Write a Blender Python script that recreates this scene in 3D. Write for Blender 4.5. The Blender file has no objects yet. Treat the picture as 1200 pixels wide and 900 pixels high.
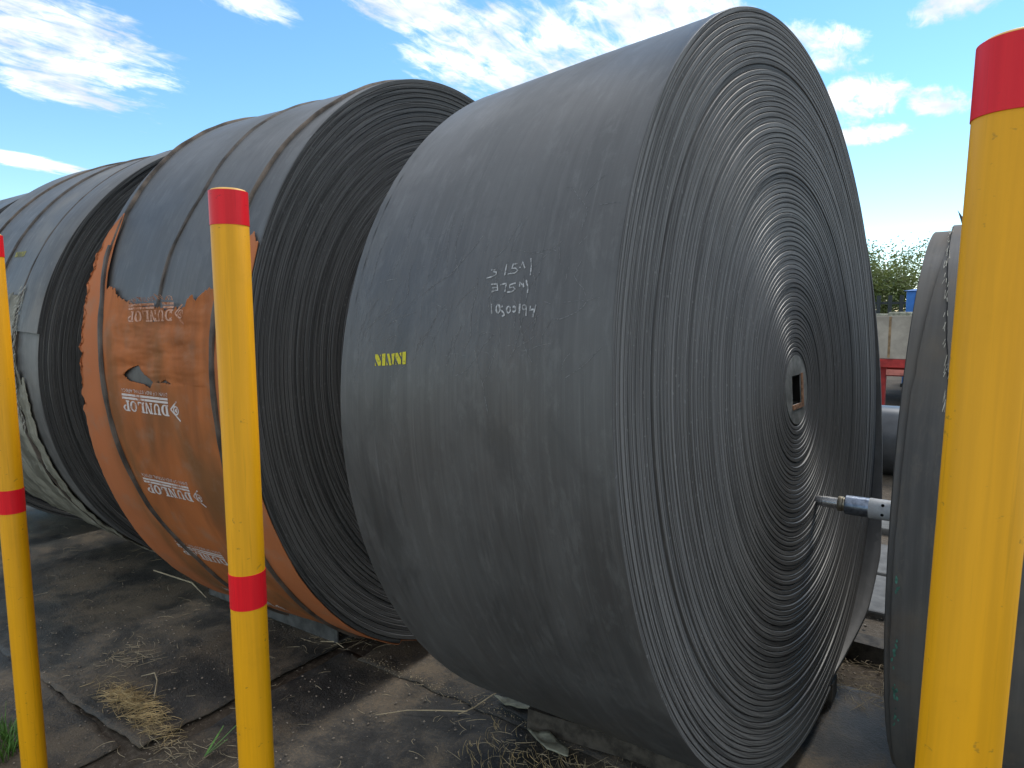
import bpy, bmesh, math, random
import numpy as np
from mathutils import Vector, Matrix, noise

random.seed(7)
rng = np.random.default_rng(7)
SC = bpy.context.scene
COL = SC.collection
RAD = math.radians

# ------------------------------------------------------------------ camera
cam_data = bpy.data.cameras.new('camera')
cam = bpy.data.objects.new('camera', cam_data)
COL.objects.link(cam)
cr = (0.816355, 0.577520, -0.006003)
cu = (-0.056776, 0.090590, 0.994269)
cf = (-0.574754, 0.811335, -0.106742)
cam.matrix_world = Matrix(((cr[0], cu[0], -cf[0], 0.52671), (cr[1], cu[1], -cf[1], -2.50441),
                           (cr[2], cu[2], -cf[2], 1.6), (0, 0, 0, 1)))
cam_data.sensor_width = 36.0
cam_data.lens = 786.7 / 1200.0 * 36.0
cam_data.clip_start = 0.05
cam_data.clip_end = 2000.0
SC.camera = cam

# ------------------------------------------------------------------ light
SUN_AZ, SUN_EL = 12.0, 52.0            # azimuth from +Y towards +X
sun_data = bpy.data.lights.new('sun', 'SUN')
sun_data.energy = 1.15
sun_data.angle = RAD(20.0)   # sun veiled by thin cloud
sun_data.color = (1.0, 0.95, 0.87)
sun = bpy.data.objects.new('sun', sun_data)
COL.objects.link(sun)
sdir = Vector((math.sin(RAD(SUN_AZ)) * math.cos(RAD(SUN_EL)), math.cos(RAD(SUN_AZ)) * math.cos(RAD(SUN_EL)), math.sin(RAD(SUN_EL))))
sun.rotation_euler = sdir.to_track_quat('Z', 'Y').to_euler()
sun.location = (3, 6, 9)

SC.view_settings.view_transform = 'Standard'
SC.view_settings.look = 'None'
SC.view_settings.gamma = 1.0
SC.view_settings.exposure = 1.18
SC.cycles.use_denoising = True
SC.cycles.max_bounces = 5

# ------------------------------------------------------------------ node helpers
class NT:
    def __init__(self, nt):
        self.nt = nt
    def n(self, typ, **kw):
        nd = self.nt.nodes.new(typ)
        for k, v in kw.items():
            if k.startswith('i_'):
                self.put(nd.inputs[int(k[2:]) if k[2:].isdigit() else k[2:].replace('_', ' ')], v)
            else:
                setattr(nd, k, v)
        return nd
    def put(self, sock, v):
        if hasattr(v, 'is_output'):
            self.nt.links.new(v, sock)
        elif hasattr(v, 'outputs'):
            self.nt.links.new(v.outputs[0], sock)
        else:
            if isinstance(v, (tuple, list)) and len(v) == 3 and sock.type == 'RGBA':
                v = (*v, 1)
            sock.default_value = v
    def m(self, op, a, b=None, c=None, clamp=False):
        nd = self.nt.nodes.new('ShaderNodeMath'); nd.operation = op; nd.use_clamp = clamp
        self.put(nd.inputs[0], a)
        if b is not None: self.put(nd.inputs[1], b)
        if c is not None: self.put(nd.inputs[2], c)
        return nd.outputs[0]
    def rng(self, v, a, b, c=0.0, d=1.0, smooth=True):
        nd = self.nt.nodes.new('ShaderNodeMapRange')
        nd.interpolation_type = 'SMOOTHSTEP' if smooth else 'LINEAR'
        self.put(nd.inputs[0], v)
        for i, q in enumerate((a, b, c, d)): self.put(nd.inputs[1 + i], q)
        return nd.outputs[0]
    def mix(self, f, a, b, blend='MIX'):
        nd = self.nt.nodes.new('ShaderNodeMix'); nd.data_type = 'RGBA'; nd.blend_type = blend
        self.put(nd.inputs[0], f); self.put(nd.inputs[6], a); self.put(nd.inputs[7], b)
        return nd.outputs[2]
    def xyz(self, v):
        nd = self.nt.nodes.new('ShaderNodeSeparateXYZ'); self.put(nd.inputs[0], v); return nd.outputs
    def vec(self, x, y, z):
        nd = self.nt.nodes.new('ShaderNodeCombineXYZ')
        for i, q in enumerate((x, y, z)): self.put(nd.inputs[i], q)
        return nd.outputs[0]
    def noise(self, v, scale, detail=4.0, rough=0.55, dist=0.0):
        nd = self.nt.nodes.new('ShaderNodeTexNoise')
        self.put(nd.inputs['Vector'], v); self.put(nd.inputs['Scale'], scale)
        nd.inputs['Detail'].default_value = detail; nd.inputs['Roughness'].default_value = rough
        nd.inputs['Distortion'].default_value = dist
        return nd.outputs['Fac']
    def scale(self, v, sx, sy, sz):
        nd = self.nt.nodes.new('ShaderNodeVectorMath'); nd.operation = 'MULTIPLY'
        self.put(nd.inputs[0], v); nd.inputs[1].default_value = (sx, sy, sz); return nd.outputs[0]
    def obj(self):
        return self.nt.nodes.new('ShaderNodeTexCoord').outputs['Object']
    def bump(self, h, strength=0.3, dist=0.002, normal=None):
        nd = self.nt.nodes.new('ShaderNodeBump')
        nd.inputs['Strength'].default_value = strength; nd.inputs['Distance'].default_value = dist
        self.put(nd.inputs['Height'], h)
        if normal is not None: self.put(nd.inputs['Normal'], normal)
        return nd.outputs[0]

# ------------------------------------------------------------------ sky
world = bpy.data.worlds.new('World'); SC.world = world
world.use_nodes = True
W = NT(world.node_tree)
world.node_tree.nodes.clear()
sky = W.n('ShaderNodeTexSky', sky_type='NISHITA', sun_disc=False)
sky.sun_elevation = RAD(SUN_EL); sky.sun_rotation = RAD(SUN_AZ)
sky.air_density = 1.0; sky.dust_density = 0.05; sky.ozone_density = 1.2; sky.altitude = 1200
skyc = W.n('ShaderNodeHueSaturation'); skyc.inputs['Saturation'].default_value = 1.17; skyc.inputs['Hue'].default_value = 0.488
W.put(skyc.inputs['Color'], sky.outputs[0])
dirv = W.n('ShaderNodeTexCoord').outputs['Generated']
dx, dy, dz = W.xyz(dirv)
den = W.m('ADD', W.m('MAXIMUM', dz, 0.0), 0.12)
pp = W.vec(W.m('DIVIDE', dx, den), W.m('DIVIDE', dy, den), 0.0)
az = W.m('MULTIPLY', W.m('ARCTAN2', dx, dy), 57.29578)
el = W.m('MULTIPLY', W.m('ARCSINE', dz), 57.29578)
# cloud banks: (azimuth, elevation, half width, half height, slope)
BANKS = [(-70.5, 18.8, 11.0, 4.4, -0.22), (-68.0, 15.2, 6.0, 1.3, -0.10), (-70.0, 10.2, 4.5, 0.6, -0.10), (-57.0, 23.0, 6.0, 1.8, -0.25),
         (-34.5, 20.0, 11.0, 4.2, 0.0), (-43.0, 23.2, 7.0, 2.4, -0.12), (-24.0, 22.6, 9.0, 3.2, -0.05),
         (-11.6, 18.9, 4.2, 2.0, -0.2), (-8.8, 15.0, 4.0, 2.0, 0.05), (-8.4, 12.6, 3.6, 0.8, 0.0), (-3.8, 14.3, 2.6, 1.2, -0.1), (-2.6, 20.0, 4.0, 1.1, 0.1)]
bank = None
for a0, e0, wa, he, sl in BANKS:
    da = W.m('SUBTRACT', az, a0)
    de = W.m('SUBTRACT', W.m('SUBTRACT', el, e0), W.m('MULTIPLY', da, sl))
    qa = W.m('DIVIDE', da, wa); qe = W.m('DIVIDE', de, he)
    r2 = W.m('ADD', W.m('MULTIPLY', qa, qa), W.m('MULTIPLY', qe, qe))
    b = W.rng(r2, 0.0, 1.5, 1.0, 0.0)
    bank = b if bank is None else W.m('MAXIMUM', bank, b)
# unseen cloud away from these banks, cover raised to add neutral fill light
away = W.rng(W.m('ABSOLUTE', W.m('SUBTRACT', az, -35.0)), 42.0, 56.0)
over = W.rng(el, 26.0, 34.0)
fill_cloud = W.m('MULTIPLY', W.m('MAXIMUM', away, over), W.rng(W.noise(pp, 0.55, 2.0), 0.34, 0.52))
bank = W.m('MAXIMUM', bank, fill_cloud)
fine = W.noise(pp, 3.4, 7.0, 0.68, 0.25)
streak = W.noise(W.scale(pp, 20.0, 7.0, 1.0), 1.0, 5.0, 0.66, 0.6)
tex = W.m('ADD', W.m('MULTIPLY', fine, 0.5), W.m('MULTIPLY', streak, 0.5))
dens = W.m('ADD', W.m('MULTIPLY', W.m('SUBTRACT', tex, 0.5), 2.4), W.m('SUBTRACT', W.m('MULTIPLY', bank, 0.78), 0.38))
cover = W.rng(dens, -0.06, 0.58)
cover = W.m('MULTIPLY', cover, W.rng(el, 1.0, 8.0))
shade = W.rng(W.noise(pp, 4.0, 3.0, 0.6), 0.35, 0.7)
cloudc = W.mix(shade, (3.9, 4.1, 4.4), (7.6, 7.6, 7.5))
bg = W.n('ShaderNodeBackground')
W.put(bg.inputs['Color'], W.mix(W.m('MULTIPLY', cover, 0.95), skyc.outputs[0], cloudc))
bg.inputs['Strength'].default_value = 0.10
wo = W.n('ShaderNodeOutputWorld')
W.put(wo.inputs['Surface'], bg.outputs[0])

# ------------------------------------------------------------------ materials
def mat(name, rough=0.6, spec=0.5):
    m = bpy.data.materials.new(name); m.use_nodes = True
    t = NT(m.node_tree); b = m.node_tree.nodes['Principled BSDF']
    b.inputs['Roughness'].default_value = rough
    b.inputs['Specular IOR Level'].default_value = spec
    return m, t, b

def plain(name, col, rough=0.6, spec=0.5, metal=0.0, var=0.25, scale=25.0, bump=0.0, bscale=120.0):
    m, t, b = mat(name, rough, spec)
    o = t.obj()
    f = t.rng(t.noise(o, scale, 5.0, 0.6), 0.3, 0.7)
    dark = tuple(c * (1 - var) for c in col); lite = tuple(min(1, c * (1 + var)) for c in col)
    t.put(b.inputs['Base Color'], t.mix(f, dark, lite))
    b.inputs['Metallic'].default_value = metal
    if bump:
        t.put(b.inputs['Normal'], t.bump(t.noise(o, bscale, 4.0), bump, 0.002))
    return m

def rubber_roll(name, base=0.06, lite=0.11, dust=(0.145, 0.145, 0.14), dusty=0.35, scratch=0.0, warm=0.0, gloss=0.5, ek=1.0):
    """conveyor belt: object space has x along the axis, y/z across it; edges and cover share it"""
    m, t, b = mat(name, gloss, 0.5)
    o = t.obj(); x, y, z = t.xyz(o)
    r = t.m('SQRT', t.m('ADD', t.m('MULTIPLY', y, y), t.m('MULTIPLY', z, z)))
    # cover: streaks that run round the roll
    st = t.noise(t.scale(o, 70.0, 2.0, 2.0), 1.0, 3.0, 0.65)
    st2 = t.noise(t.scale(o, 4.0, 1.6, 1.6), 1.0, 3.0, 0.6)
    cl = t.noise(o, 2.6, 4.0, 0.62)
    grain = t.noise(o, 160.0, 1.0, 0.7)
    # edge: fine ply lines that follow the turns
    pl = t.noise(t.vec(t.m('MULTIPLY', r, 330.0), t.m('MULTIPLY', y, 0.7), t.m('MULTIPLY', z, 0.7)), 1.0, 1.0, 0.7)
    pl2 = t.noise(t.vec(t.m('MULTIPLY', r, 42.0), t.m('MULTIPLY', y, 0.35), t.m('MULTIPLY', z, 0.35)), 1.0, 2.0, 0.6)
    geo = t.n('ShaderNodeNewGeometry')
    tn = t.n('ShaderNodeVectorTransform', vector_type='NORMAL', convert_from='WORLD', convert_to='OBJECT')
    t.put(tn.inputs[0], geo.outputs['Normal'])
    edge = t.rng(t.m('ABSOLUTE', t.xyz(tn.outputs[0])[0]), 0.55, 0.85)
    c_cov = t.mix(t.rng(t.m('ADD', t.m('MULTIPLY', st, 0.5), t.m('MULTIPLY', st2, 0.5)), 0.36, 0.64), (base, base * 0.965, base * 0.935), (lite, lite * 0.965, lite * 0.935))
    dm = t.m('MULTIPLY', t.rng(cl, 0.42, 0.72), dusty)
    c_cov = t.mix(dm, c_cov, dust)
    fd = t.rng(t.noise(t.scale(o, 26.0, 9.0, 9.0), 1.0, 6.0, 0.75, 0.4), 0.50, 0.68)
    c_cov = t.mix(t.m('MULTIPLY', fd, 0.38), c_cov, dust)
    sm = t.rng(t.noise(t.scale(o, 3.6, 2.2, 2.2), 1.0, 5.0, 0.68, 0.6), 0.52, 0.66)
    c_cov = t.mix(t.m('MULTIPLY', sm, 0.45), c_cov, (base * 0.55, base * 0.55, base * 0.54))
    if scratch:
        zone = t.m('MULTIPLY', t.rng(t.noise(o, 1.7, 2.0), 0.40, 0.60), t.m('MULTIPLY', t.rng(z, -0.45, 0.0), t.rng(z, 0.85, 0.35)))
        ver = t.rng(t.noise(t.scale(o, 150.0, 2.0, 2.0), 1.0, 3.0, 0.6), 0.60, 0.74)
        c_cov = t.mix(t.m('MULTIPLY', t.m('MULTIPLY', ver, t.m('ADD', t.m('MULTIPLY', zone, 0.6), 0.4)), 0.30 * scratch), c_cov, (0.26, 0.26, 0.25))
    if warm:
        c_cov = t.mix(t.m('MULTIPLY', t.rng(t.noise(o, 5.0, 5.0), 0.5, 0.75), warm), c_cov, (0.16, 0.11, 0.07))
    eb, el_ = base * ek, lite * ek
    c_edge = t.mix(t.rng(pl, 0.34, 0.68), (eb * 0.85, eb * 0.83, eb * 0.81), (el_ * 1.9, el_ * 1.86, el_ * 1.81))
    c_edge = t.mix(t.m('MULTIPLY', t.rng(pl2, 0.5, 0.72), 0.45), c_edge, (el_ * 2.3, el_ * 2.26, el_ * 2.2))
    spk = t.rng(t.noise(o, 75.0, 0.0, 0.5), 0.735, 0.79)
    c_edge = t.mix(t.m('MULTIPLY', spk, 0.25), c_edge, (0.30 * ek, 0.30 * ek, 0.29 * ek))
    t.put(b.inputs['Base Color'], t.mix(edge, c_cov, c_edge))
    rr = t.m('ADD', t.m('MULTIPLY', t.rng(cl, 0.3, 0.7), 0.16), t.m('ADD', t.m('MULTIPLY', edge, 0.40), gloss - 0.04))
    t.put(b.inputs['Roughness'], rr)
    h = t.m('ADD', t.m('MULTIPLY', grain, 0.25), t.m('ADD', t.m('MULTIPLY', t.m('MULTIPLY', pl, edge), 0.9), t.m('MULTIPLY', st, 0.35)))
    t.put(b.inputs['Specular IOR Level'], t.m('SUBTRACT', 0.6, t.m('MULTIPLY', edge, 0.42)))
    t.put(b.inputs['Normal'], t.bump(h, 0.35, 0.0016))
    return m

M = {}
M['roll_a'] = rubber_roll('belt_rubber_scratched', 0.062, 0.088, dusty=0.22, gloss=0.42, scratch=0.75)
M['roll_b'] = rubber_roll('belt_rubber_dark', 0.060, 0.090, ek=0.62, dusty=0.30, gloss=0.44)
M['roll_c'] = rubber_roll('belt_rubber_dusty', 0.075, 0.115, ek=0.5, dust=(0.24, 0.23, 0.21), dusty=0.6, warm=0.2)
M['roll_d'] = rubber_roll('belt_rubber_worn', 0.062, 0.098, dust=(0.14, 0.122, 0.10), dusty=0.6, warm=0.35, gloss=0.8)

def mat_sheet():
    m, t, b = mat('ground_belt_rubber', 0.62, 0.4)
    o = t.n('ShaderNodeNewGeometry').outputs['Position']
    big = t.noise(o, 1.5, 6.0, 0.62, 0.3)
    mid = t.noise(o, 5.5, 6.0, 0.66, 0.4)
    fin = t.noise(o, 95.0, 4.0, 0.75)
    spk = t.rng(t.noise(o, 260.0, 2.0, 0.6), 0.60, 0.72)
    rub = t.mix(t.rng(mid, 0.35, 0.68), (0.030, 0.029, 0.027), (0.070, 0.066, 0.060))
    sand = t.mix(fin, (0.115, 0.084, 0.053), (0.235, 0.18, 0.118))
    k = t.m('ADD', t.m('MULTIPLY', big, 0.6), t.m('MULTIPLY', mid, 0.4))
    k = t.m('ADD', k, t.m('MULTIPLY', t.m('SUBTRACT', fin, 0.5), 0.30))
    f = t.rng(k, 0.43, 0.63)
    c = t.mix(t.m('MULTIPLY', f, 0.85), rub, sand)
    c = t.mix(t.m('MULTIPLY', spk, t.m('ADD', t.m('MULTIPLY', f, 0.7), 0.22)), c, (0.31, 0.25, 0.175))
    t.put(b.inputs['Base Color'], c)
    t.put(b.inputs['Roughness'], t.m('ADD', t.m('MULTIPLY', f, 0.3), 0.52))
    t.put(b.inputs['Normal'], t.bump(t.m('ADD', t.m('MULTIPLY', fin, 0.9), t.m('MULTIPLY', mid, 1.6)), 0.8, 0.009))
    return m
M['sheet'] = mat_sheet()

def mat_dirt():
    m, t, b = mat('dry_soil', 0.9, 0.25)
    o = t.n('ShaderNodeNewGeometry').outputs['Position']
    a = t.noise(o, 0.7, 6.0, 0.62); f = t.noise(o, 40.0, 6.0, 0.7)
    c = t.mix(t.rng(a, 0.35, 0.65), (0.055, 0.042, 0.030), (0.125, 0.098, 0.070))
    c = t.mix(t.m('MULTIPLY', t.rng(f, 0.45, 0.7), 0.6), c, (0.18, 0.148, 0.112))
    t.put(b.inputs['Base Color'], c)
    t.put(b.inputs['Normal'], t.bump(f, 0.8, 0.012))
    return m
M['dirt'] = mat_dirt()

def mat_orange():
    m, t, b = mat('orange_wrapping_fabric', 0.75, 0.25)
    o = t.obj()
    st = t.noise(t.scale(o, 6.0, 1.6, 1.6), 1.0, 4.0, 0.55, 0.8)
    st2 = t.noise(t.scale(o, 3.0, 1.4, 1.4), 1.0, 4.0, 0.6, 0.8)
    wv = t.noise(t.scale(o, 240.0, 240.0, 240.0), 1.0, 2.0)
    di = t.noise(o, 9.0, 6.0, 0.65)
    c = t.mix(t.rng(st, 0.34, 0.66), (0.29, 0.096, 0.030), (0.46, 0.145, 0.042))
    c = t.mix(t.m('MULTIPLY', t.rng(st2, 0.42, 0.66), 0.75), c, (0.19, 0.090, 0.034))
    x = t.xyz(o)[0]
    rim = t.m('MAXIMUM', t.rng(x, -0.80, -0.92), t.rng(x, -0.20, -0.12))
    c = t.mix(t.m('MULTIPLY', rim, 0.75), c, (0.53, 0.168, 0.062))
    c = t.mix(t.m('MULTIPLY', t.rng(di, 0.48, 0.74), 0.42), c, (0.31, 0.20, 0.13))
    t.put(b.inputs['Base Color'], c)
    t.put(b.inputs['Normal'], t.bump(t.m('ADD', t.m('MULTIPLY', wv, 0.3), t.m('MULTIPLY', st2, 1.5)), 0.4, 0.004))
    return m
M['orange'] = mat_orange()
M['tan'] = None
def mat_tan():
    m, t, b = mat('pale_wrapping_canvas', 0.75, 0.3)
    o = t.obj()
    a = t.noise(t.scale(o, 9.0, 2.0, 2.0), 1.0, 6.0, 0.65, 0.6)
    d = t.noise(o, 12.0, 6.0, 0.65)
    c = t.mix(t.rng(a, 0.35, 0.65), (0.125, 0.115, 0.085), (0.29, 0.27, 0.21))
    c = t.mix(t.m('MULTIPLY', t.rng(d, 0.55, 0.75), 0.7), c, (0.40, 0.38, 0.32))
    t.put(b.inputs['Base Color'], c)
    t.put(b.inputs['Normal'], t.bump(d, 0.5, 0.005))
    return m
M['tan'] = mat_tan()
M['fray'] = plain('frayed_pale_fibre', (0.40, 0.375, 0.31), 0.85, 0.2, var=0.4, scale=60)
M['strap'] = plain('dark_strap', (0.075, 0.058, 0.046), 0.6, 0.4, var=0.6, scale=9, bump=0.4)
M['strap_rust'] = plain('rusty_brown_strap', (0.105, 0.078, 0.058), 0.7, 0.35, var=0.65, scale=11, bump=0.4)
def worn(name, col, under, lo=0.36, hi=0.50, scale=70.0):
    m, t, b = mat(name, 0.7, 0.25)
    o = t.obj()
    f = t.rng(t.m('ADD', t.m('MULTIPLY', t.noise(o, scale, 4.0, 0.7), 0.6), t.m('MULTIPLY', t.noise(o, 11.0, 2.0), 0.4)), lo, hi)
    t.put(b.inputs['Base Color'], t.mix(f, under, col))
    return m
M['print'] = worn('white_print', (0.66, 0.60, 0.57), (0.34, 0.13, 0.06))
M['print_faded'] = worn('faded_white_print', (0.56, 0.33, 0.24), (0.36, 0.13, 0.05), 0.42, 0.58)
M['yellow_print'] = worn('yellow_stencil_paint', (0.60, 0.54, 0.04), (0.22, 0.21, 0.09), 0.34, 0.48, 120.0)
M['yellow_print_faded'] = worn('faded_yellow_stencil_paint', (0.36, 0.32, 0.08), (0.12, 0.12, 0.09), 0.40, 0.56, 120.0)
def mat_chalk(name, k):
    m, t, b = mat(name, 0.85, 0.2)
    o = t.obj()
    t.put(b.inputs['Base Color'], t.mix(t.rng(t.noise(o, 130.0, 3.0, 0.7), 0.38, 0.62), (k * 0.42, k * 0.42, k * 0.42), (k, k, k)))
    return m
M['chalk'] = mat_chalk('white_chalk', 0.50)
M['chalk_faint'] = mat_chalk('rubbed_chalk', 0.26)

def mat_paint(name, col, dirty=(0.28, 0.15, 0.02), amt=0.35, rough=0.46):
    m, t, b = mat(name, rough, 0.32)
    o = t.obj()
    v = t.noise(t.scale(o, 45.0, 45.0, 1.4), 1.0, 4.0, 0.6)
    s = t.rng(t.noise(t.scale(o, 46.0, 46.0, 70.0), 1.0, 3.0, 0.6), 0.665, 0.73)
    d = t.rng(t.noise(o, 5.0, 6.0, 0.65), 0.52, 0.75)
    c = t.mix(t.rng(v, 0.35, 0.65), tuple(q * 0.90 for q in col), tuple(min(1, q * 1.05) for q in col))
    c = t.mix(t.m('MULTIPLY', d, amt), c, tuple(q * 0.72 for q in col))
    c = t.mix(t.m('MULTIPLY', s, 0.55), c, dirty)
    gr = t.m('MULTIPLY', t.rng(t.noise(t.scale(o, 90.0, 90.0, 3.0), 1.0, 3.0, 0.7), 0.58, 0.72), 0.30)
    c = t.mix(gr, c, tuple(q * 0.5 for q in col))
    t.put(b.inputs['Base Color'], c)
    t.put(b.inputs['Roughness'], t.rng(d, 0.0, 1.0, rough, rough + 0.15))
    t.put(b.inputs['Normal'], t.bump(t.noise(t.scale(o, 60, 60, 20), 1.0, 3.0), 0.06, 0.002))
    return m
M['post_yellow'] = mat_paint('post_yellow_paint', (0.82, 0.37, 0.002))
M['post_red'] = mat_paint('red_reflective_tape', (0.88, 0.012, 0.022), dirty=(0.35, 0.02, 0.02), amt=0.2, rough=0.40)
M['post_cap'] = plain('post_cap_paint', (0.75, 0.42, 0.10), 0.5, 0.4, var=0.15)
M['rust'] = plain('rusty_steel_lining', (0.30, 0.155, 0.085), 0.85, 0.3, var=0.6, scale=60, bump=0.7)
M['core'] = plain('grey_core_plate', (0.20, 0.198, 0.185), 0.6, 0.4, var=0.4, scale=22, bump=0.3)
M['dark'] = plain('painted_cavity_shade', (0.012, 0.011, 0.010), 0.9, 0.1)  # near-black colour stands in for the shade inside holes and hollows
M['steel'] = plain('bright_turned_steel', (0.72, 0.73, 0.75), 0.25, 0.5, metal=1.0, var=0.18, scale=30)
M['steel_dull'] = plain('greased_blue_steel', (0.26, 0.30, 0.37), 0.34, 0.5, metal=0.9, var=0.4, scale=45)
M['brass'] = plain('stained_collar_steel', (0.42, 0.38, 0.30), 0.42, 0.5, metal=0.9, var=0.3, scale=40)
M['galv'] = plain('bright_flat_steel', (0.85, 0.86, 0.88), 0.5, 0.5, metal=0.0, var=0.12, scale=30)
M['beam'] = plain('dark_grey_beam', (0.080, 0.078, 0.072), 0.7, 0.35, var=0.45, scale=14, bump=0.4)
M['timber'] = plain('dark_weathered_timber', (0.062, 0.052, 0.041), 0.85, 0.3, var=0.5, scale=20, bump=0.6)
M['concrete'] = plain('weathered_concrete', (0.145, 0.14, 0.13), 0.85, 0.3, var=0.3, scale=9, bump=0.5)
M['straw'] = plain('dry_straw', (0.50, 0.37, 0.18), 0.7, 0.35, var=0.45, scale=14)
M['straw_pale'] = plain('bleached_straw', (0.42, 0.335, 0.21), 0.7, 0.35, var=0.3, scale=20)
M['grass'] = plain('green_grass', (0.085, 0.19, 0.03), 0.55, 0.4, var=0.4, scale=30)
M['stone'] = plain('pebbles', (0.27, 0.22, 0.17), 0.85, 0.3, var=0.5, scale=40)
M['scrap'] = plain('pale_torn_sheet', (0.23, 0.225, 0.17), 0.8, 0.25, var=0.4, scale=18, bump=0.4)
M['green_paint'] = plain('green_paint_smear', (0.055, 0.15, 0.115), 0.7, 0.3, var=0.5, scale=60)
M['panel'] = plain('stained_beige_panel', (0.40, 0.35, 0.285), 0.75, 0.3, var=0.22, scale=3, bump=0.2)
M['panel_stain'] = plain('rust_run_stain', (0.30, 0.20, 0.11), 0.8, 0.3, var=0.4, scale=8)
M['red_steel'] = plain('red_chassis_paint', (0.40, 0.035, 0.030), 0.5, 0.4, var=0.35, scale=6)
M['pink_steel'] = plain('faded_red_paint', (0.52, 0.17, 0.13), 0.6, 0.4, var=0.25, scale=6)
M['tyre'] = plain('tyre_rubber', (0.025, 0.025, 0.025), 0.8, 0.3, var=0.4, scale=20)
M['blue'] = plain('blue_cabin_paint', (0.035, 0.16, 0.48), 0.45, 0.4, var=0.15, scale=4)
M['fence'] = plain('dark_fence_steel', (0.030, 0.036, 0.036), 0.6, 0.4)
M['bark'] = plain('bark', (0.11, 0.08, 0.055), 0.9, 0.2, var=0.4, scale=12, bump=0.6)
M['pipe'] = plain('black_poly_pipe', (0.050, 0.052, 0.056), 0.33, 0.5, var=0.25, scale=6)
def mat_leaf():
    m, t, b = mat('tree_leaf', 0.55, 0.35)
    o = t.obj()
    t.put(b.inputs['Base Color'], t.mix(t.rng(t.noise(o, 2.2, 4.0), 0.35, 0.65), (0.085, 0.125, 0.045), (0.23, 0.26, 0.105)))
    tr = t.n('ShaderNodeBsdfTranslucent'); tr.inputs['Color'].default_value = (0.20, 0.24, 0.06, 1)
    mx = t.n('ShaderNodeMixShader'); mx.inputs[0].default_value = 0.35
    t.put(mx.inputs[1], b.outputs[0]); t.put(mx.inputs[2], tr.outputs[0])
    t.put(m.node_tree.nodes['Material Output'].inputs['Surface'], mx.outputs[0])
    return m
M['leaf'] = mat_leaf()

# ------------------------------------------------------------------ object helpers
def tag(o, label=None, cat=None, group=None, kind=None):
    if label: o['label'] = label
    if cat: o['category'] = cat
    if group: o['group'] = group
    if kind: o['kind'] = kind
    return o

def empty(name, loc, rot=None):
    o = bpy.data.objects.new(name, None); COL.objects.link(o)
    o.empty_display_size = 0.1
    o.location = loc
    if rot is not None: o.rotation_euler = rot
    return o

def link(name, me, material, parent=None, loc=(0, 0, 0), smooth=None):
    if material is not None and not me.materials: me.materials.append(material)
    if smooth is not None:
        me.polygons.foreach_set('use_smooth', [True] * len(me.polygons))
        me.set_sharp_from_angle(angle=RAD(smooth))
    o = bpy.data.objects.new(name, me); COL.objects.link(o)
    o.location = loc
    if parent is not None: o.parent = parent
    return o

def mesh_np(name, V, Q):
    V = np.asarray(V, dtype=np.float32).reshape(-1, 3); Q = np.asarray(Q, dtype=np.int32)
    k = Q.shape[1]
    me = bpy.data.meshes.new(name)
    me.vertices.add(len(V)); me.vertices.foreach_set('co', V.ravel())
    me.loops.add(len(Q) * k); me.loops.foreach_set('vertex_index', Q.ravel())
    me.polygons.add(len(Q)); me.polygons.foreach_set('loop_start', np.arange(0, len(Q) * k, k, dtype=np.int32))
    me.update(calc_edges=True); me.validate()
    return me

def mesh_py(name, V, F):
    me = bpy.data.meshes.new(name); me.from_pydata([tuple(v) for v in V], [], F); me.update(); return me

def grid_quads(a, b, off=0, flip=False):
    i = np.arange(a - 1)[:, None] * b + np.arange(b - 1)[None, :] + off
    q = np.stack([i, i + 1, i + b + 1, i + b], -1).reshape(-1, 4)
    return q[:, ::-1] if flip else q

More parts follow.
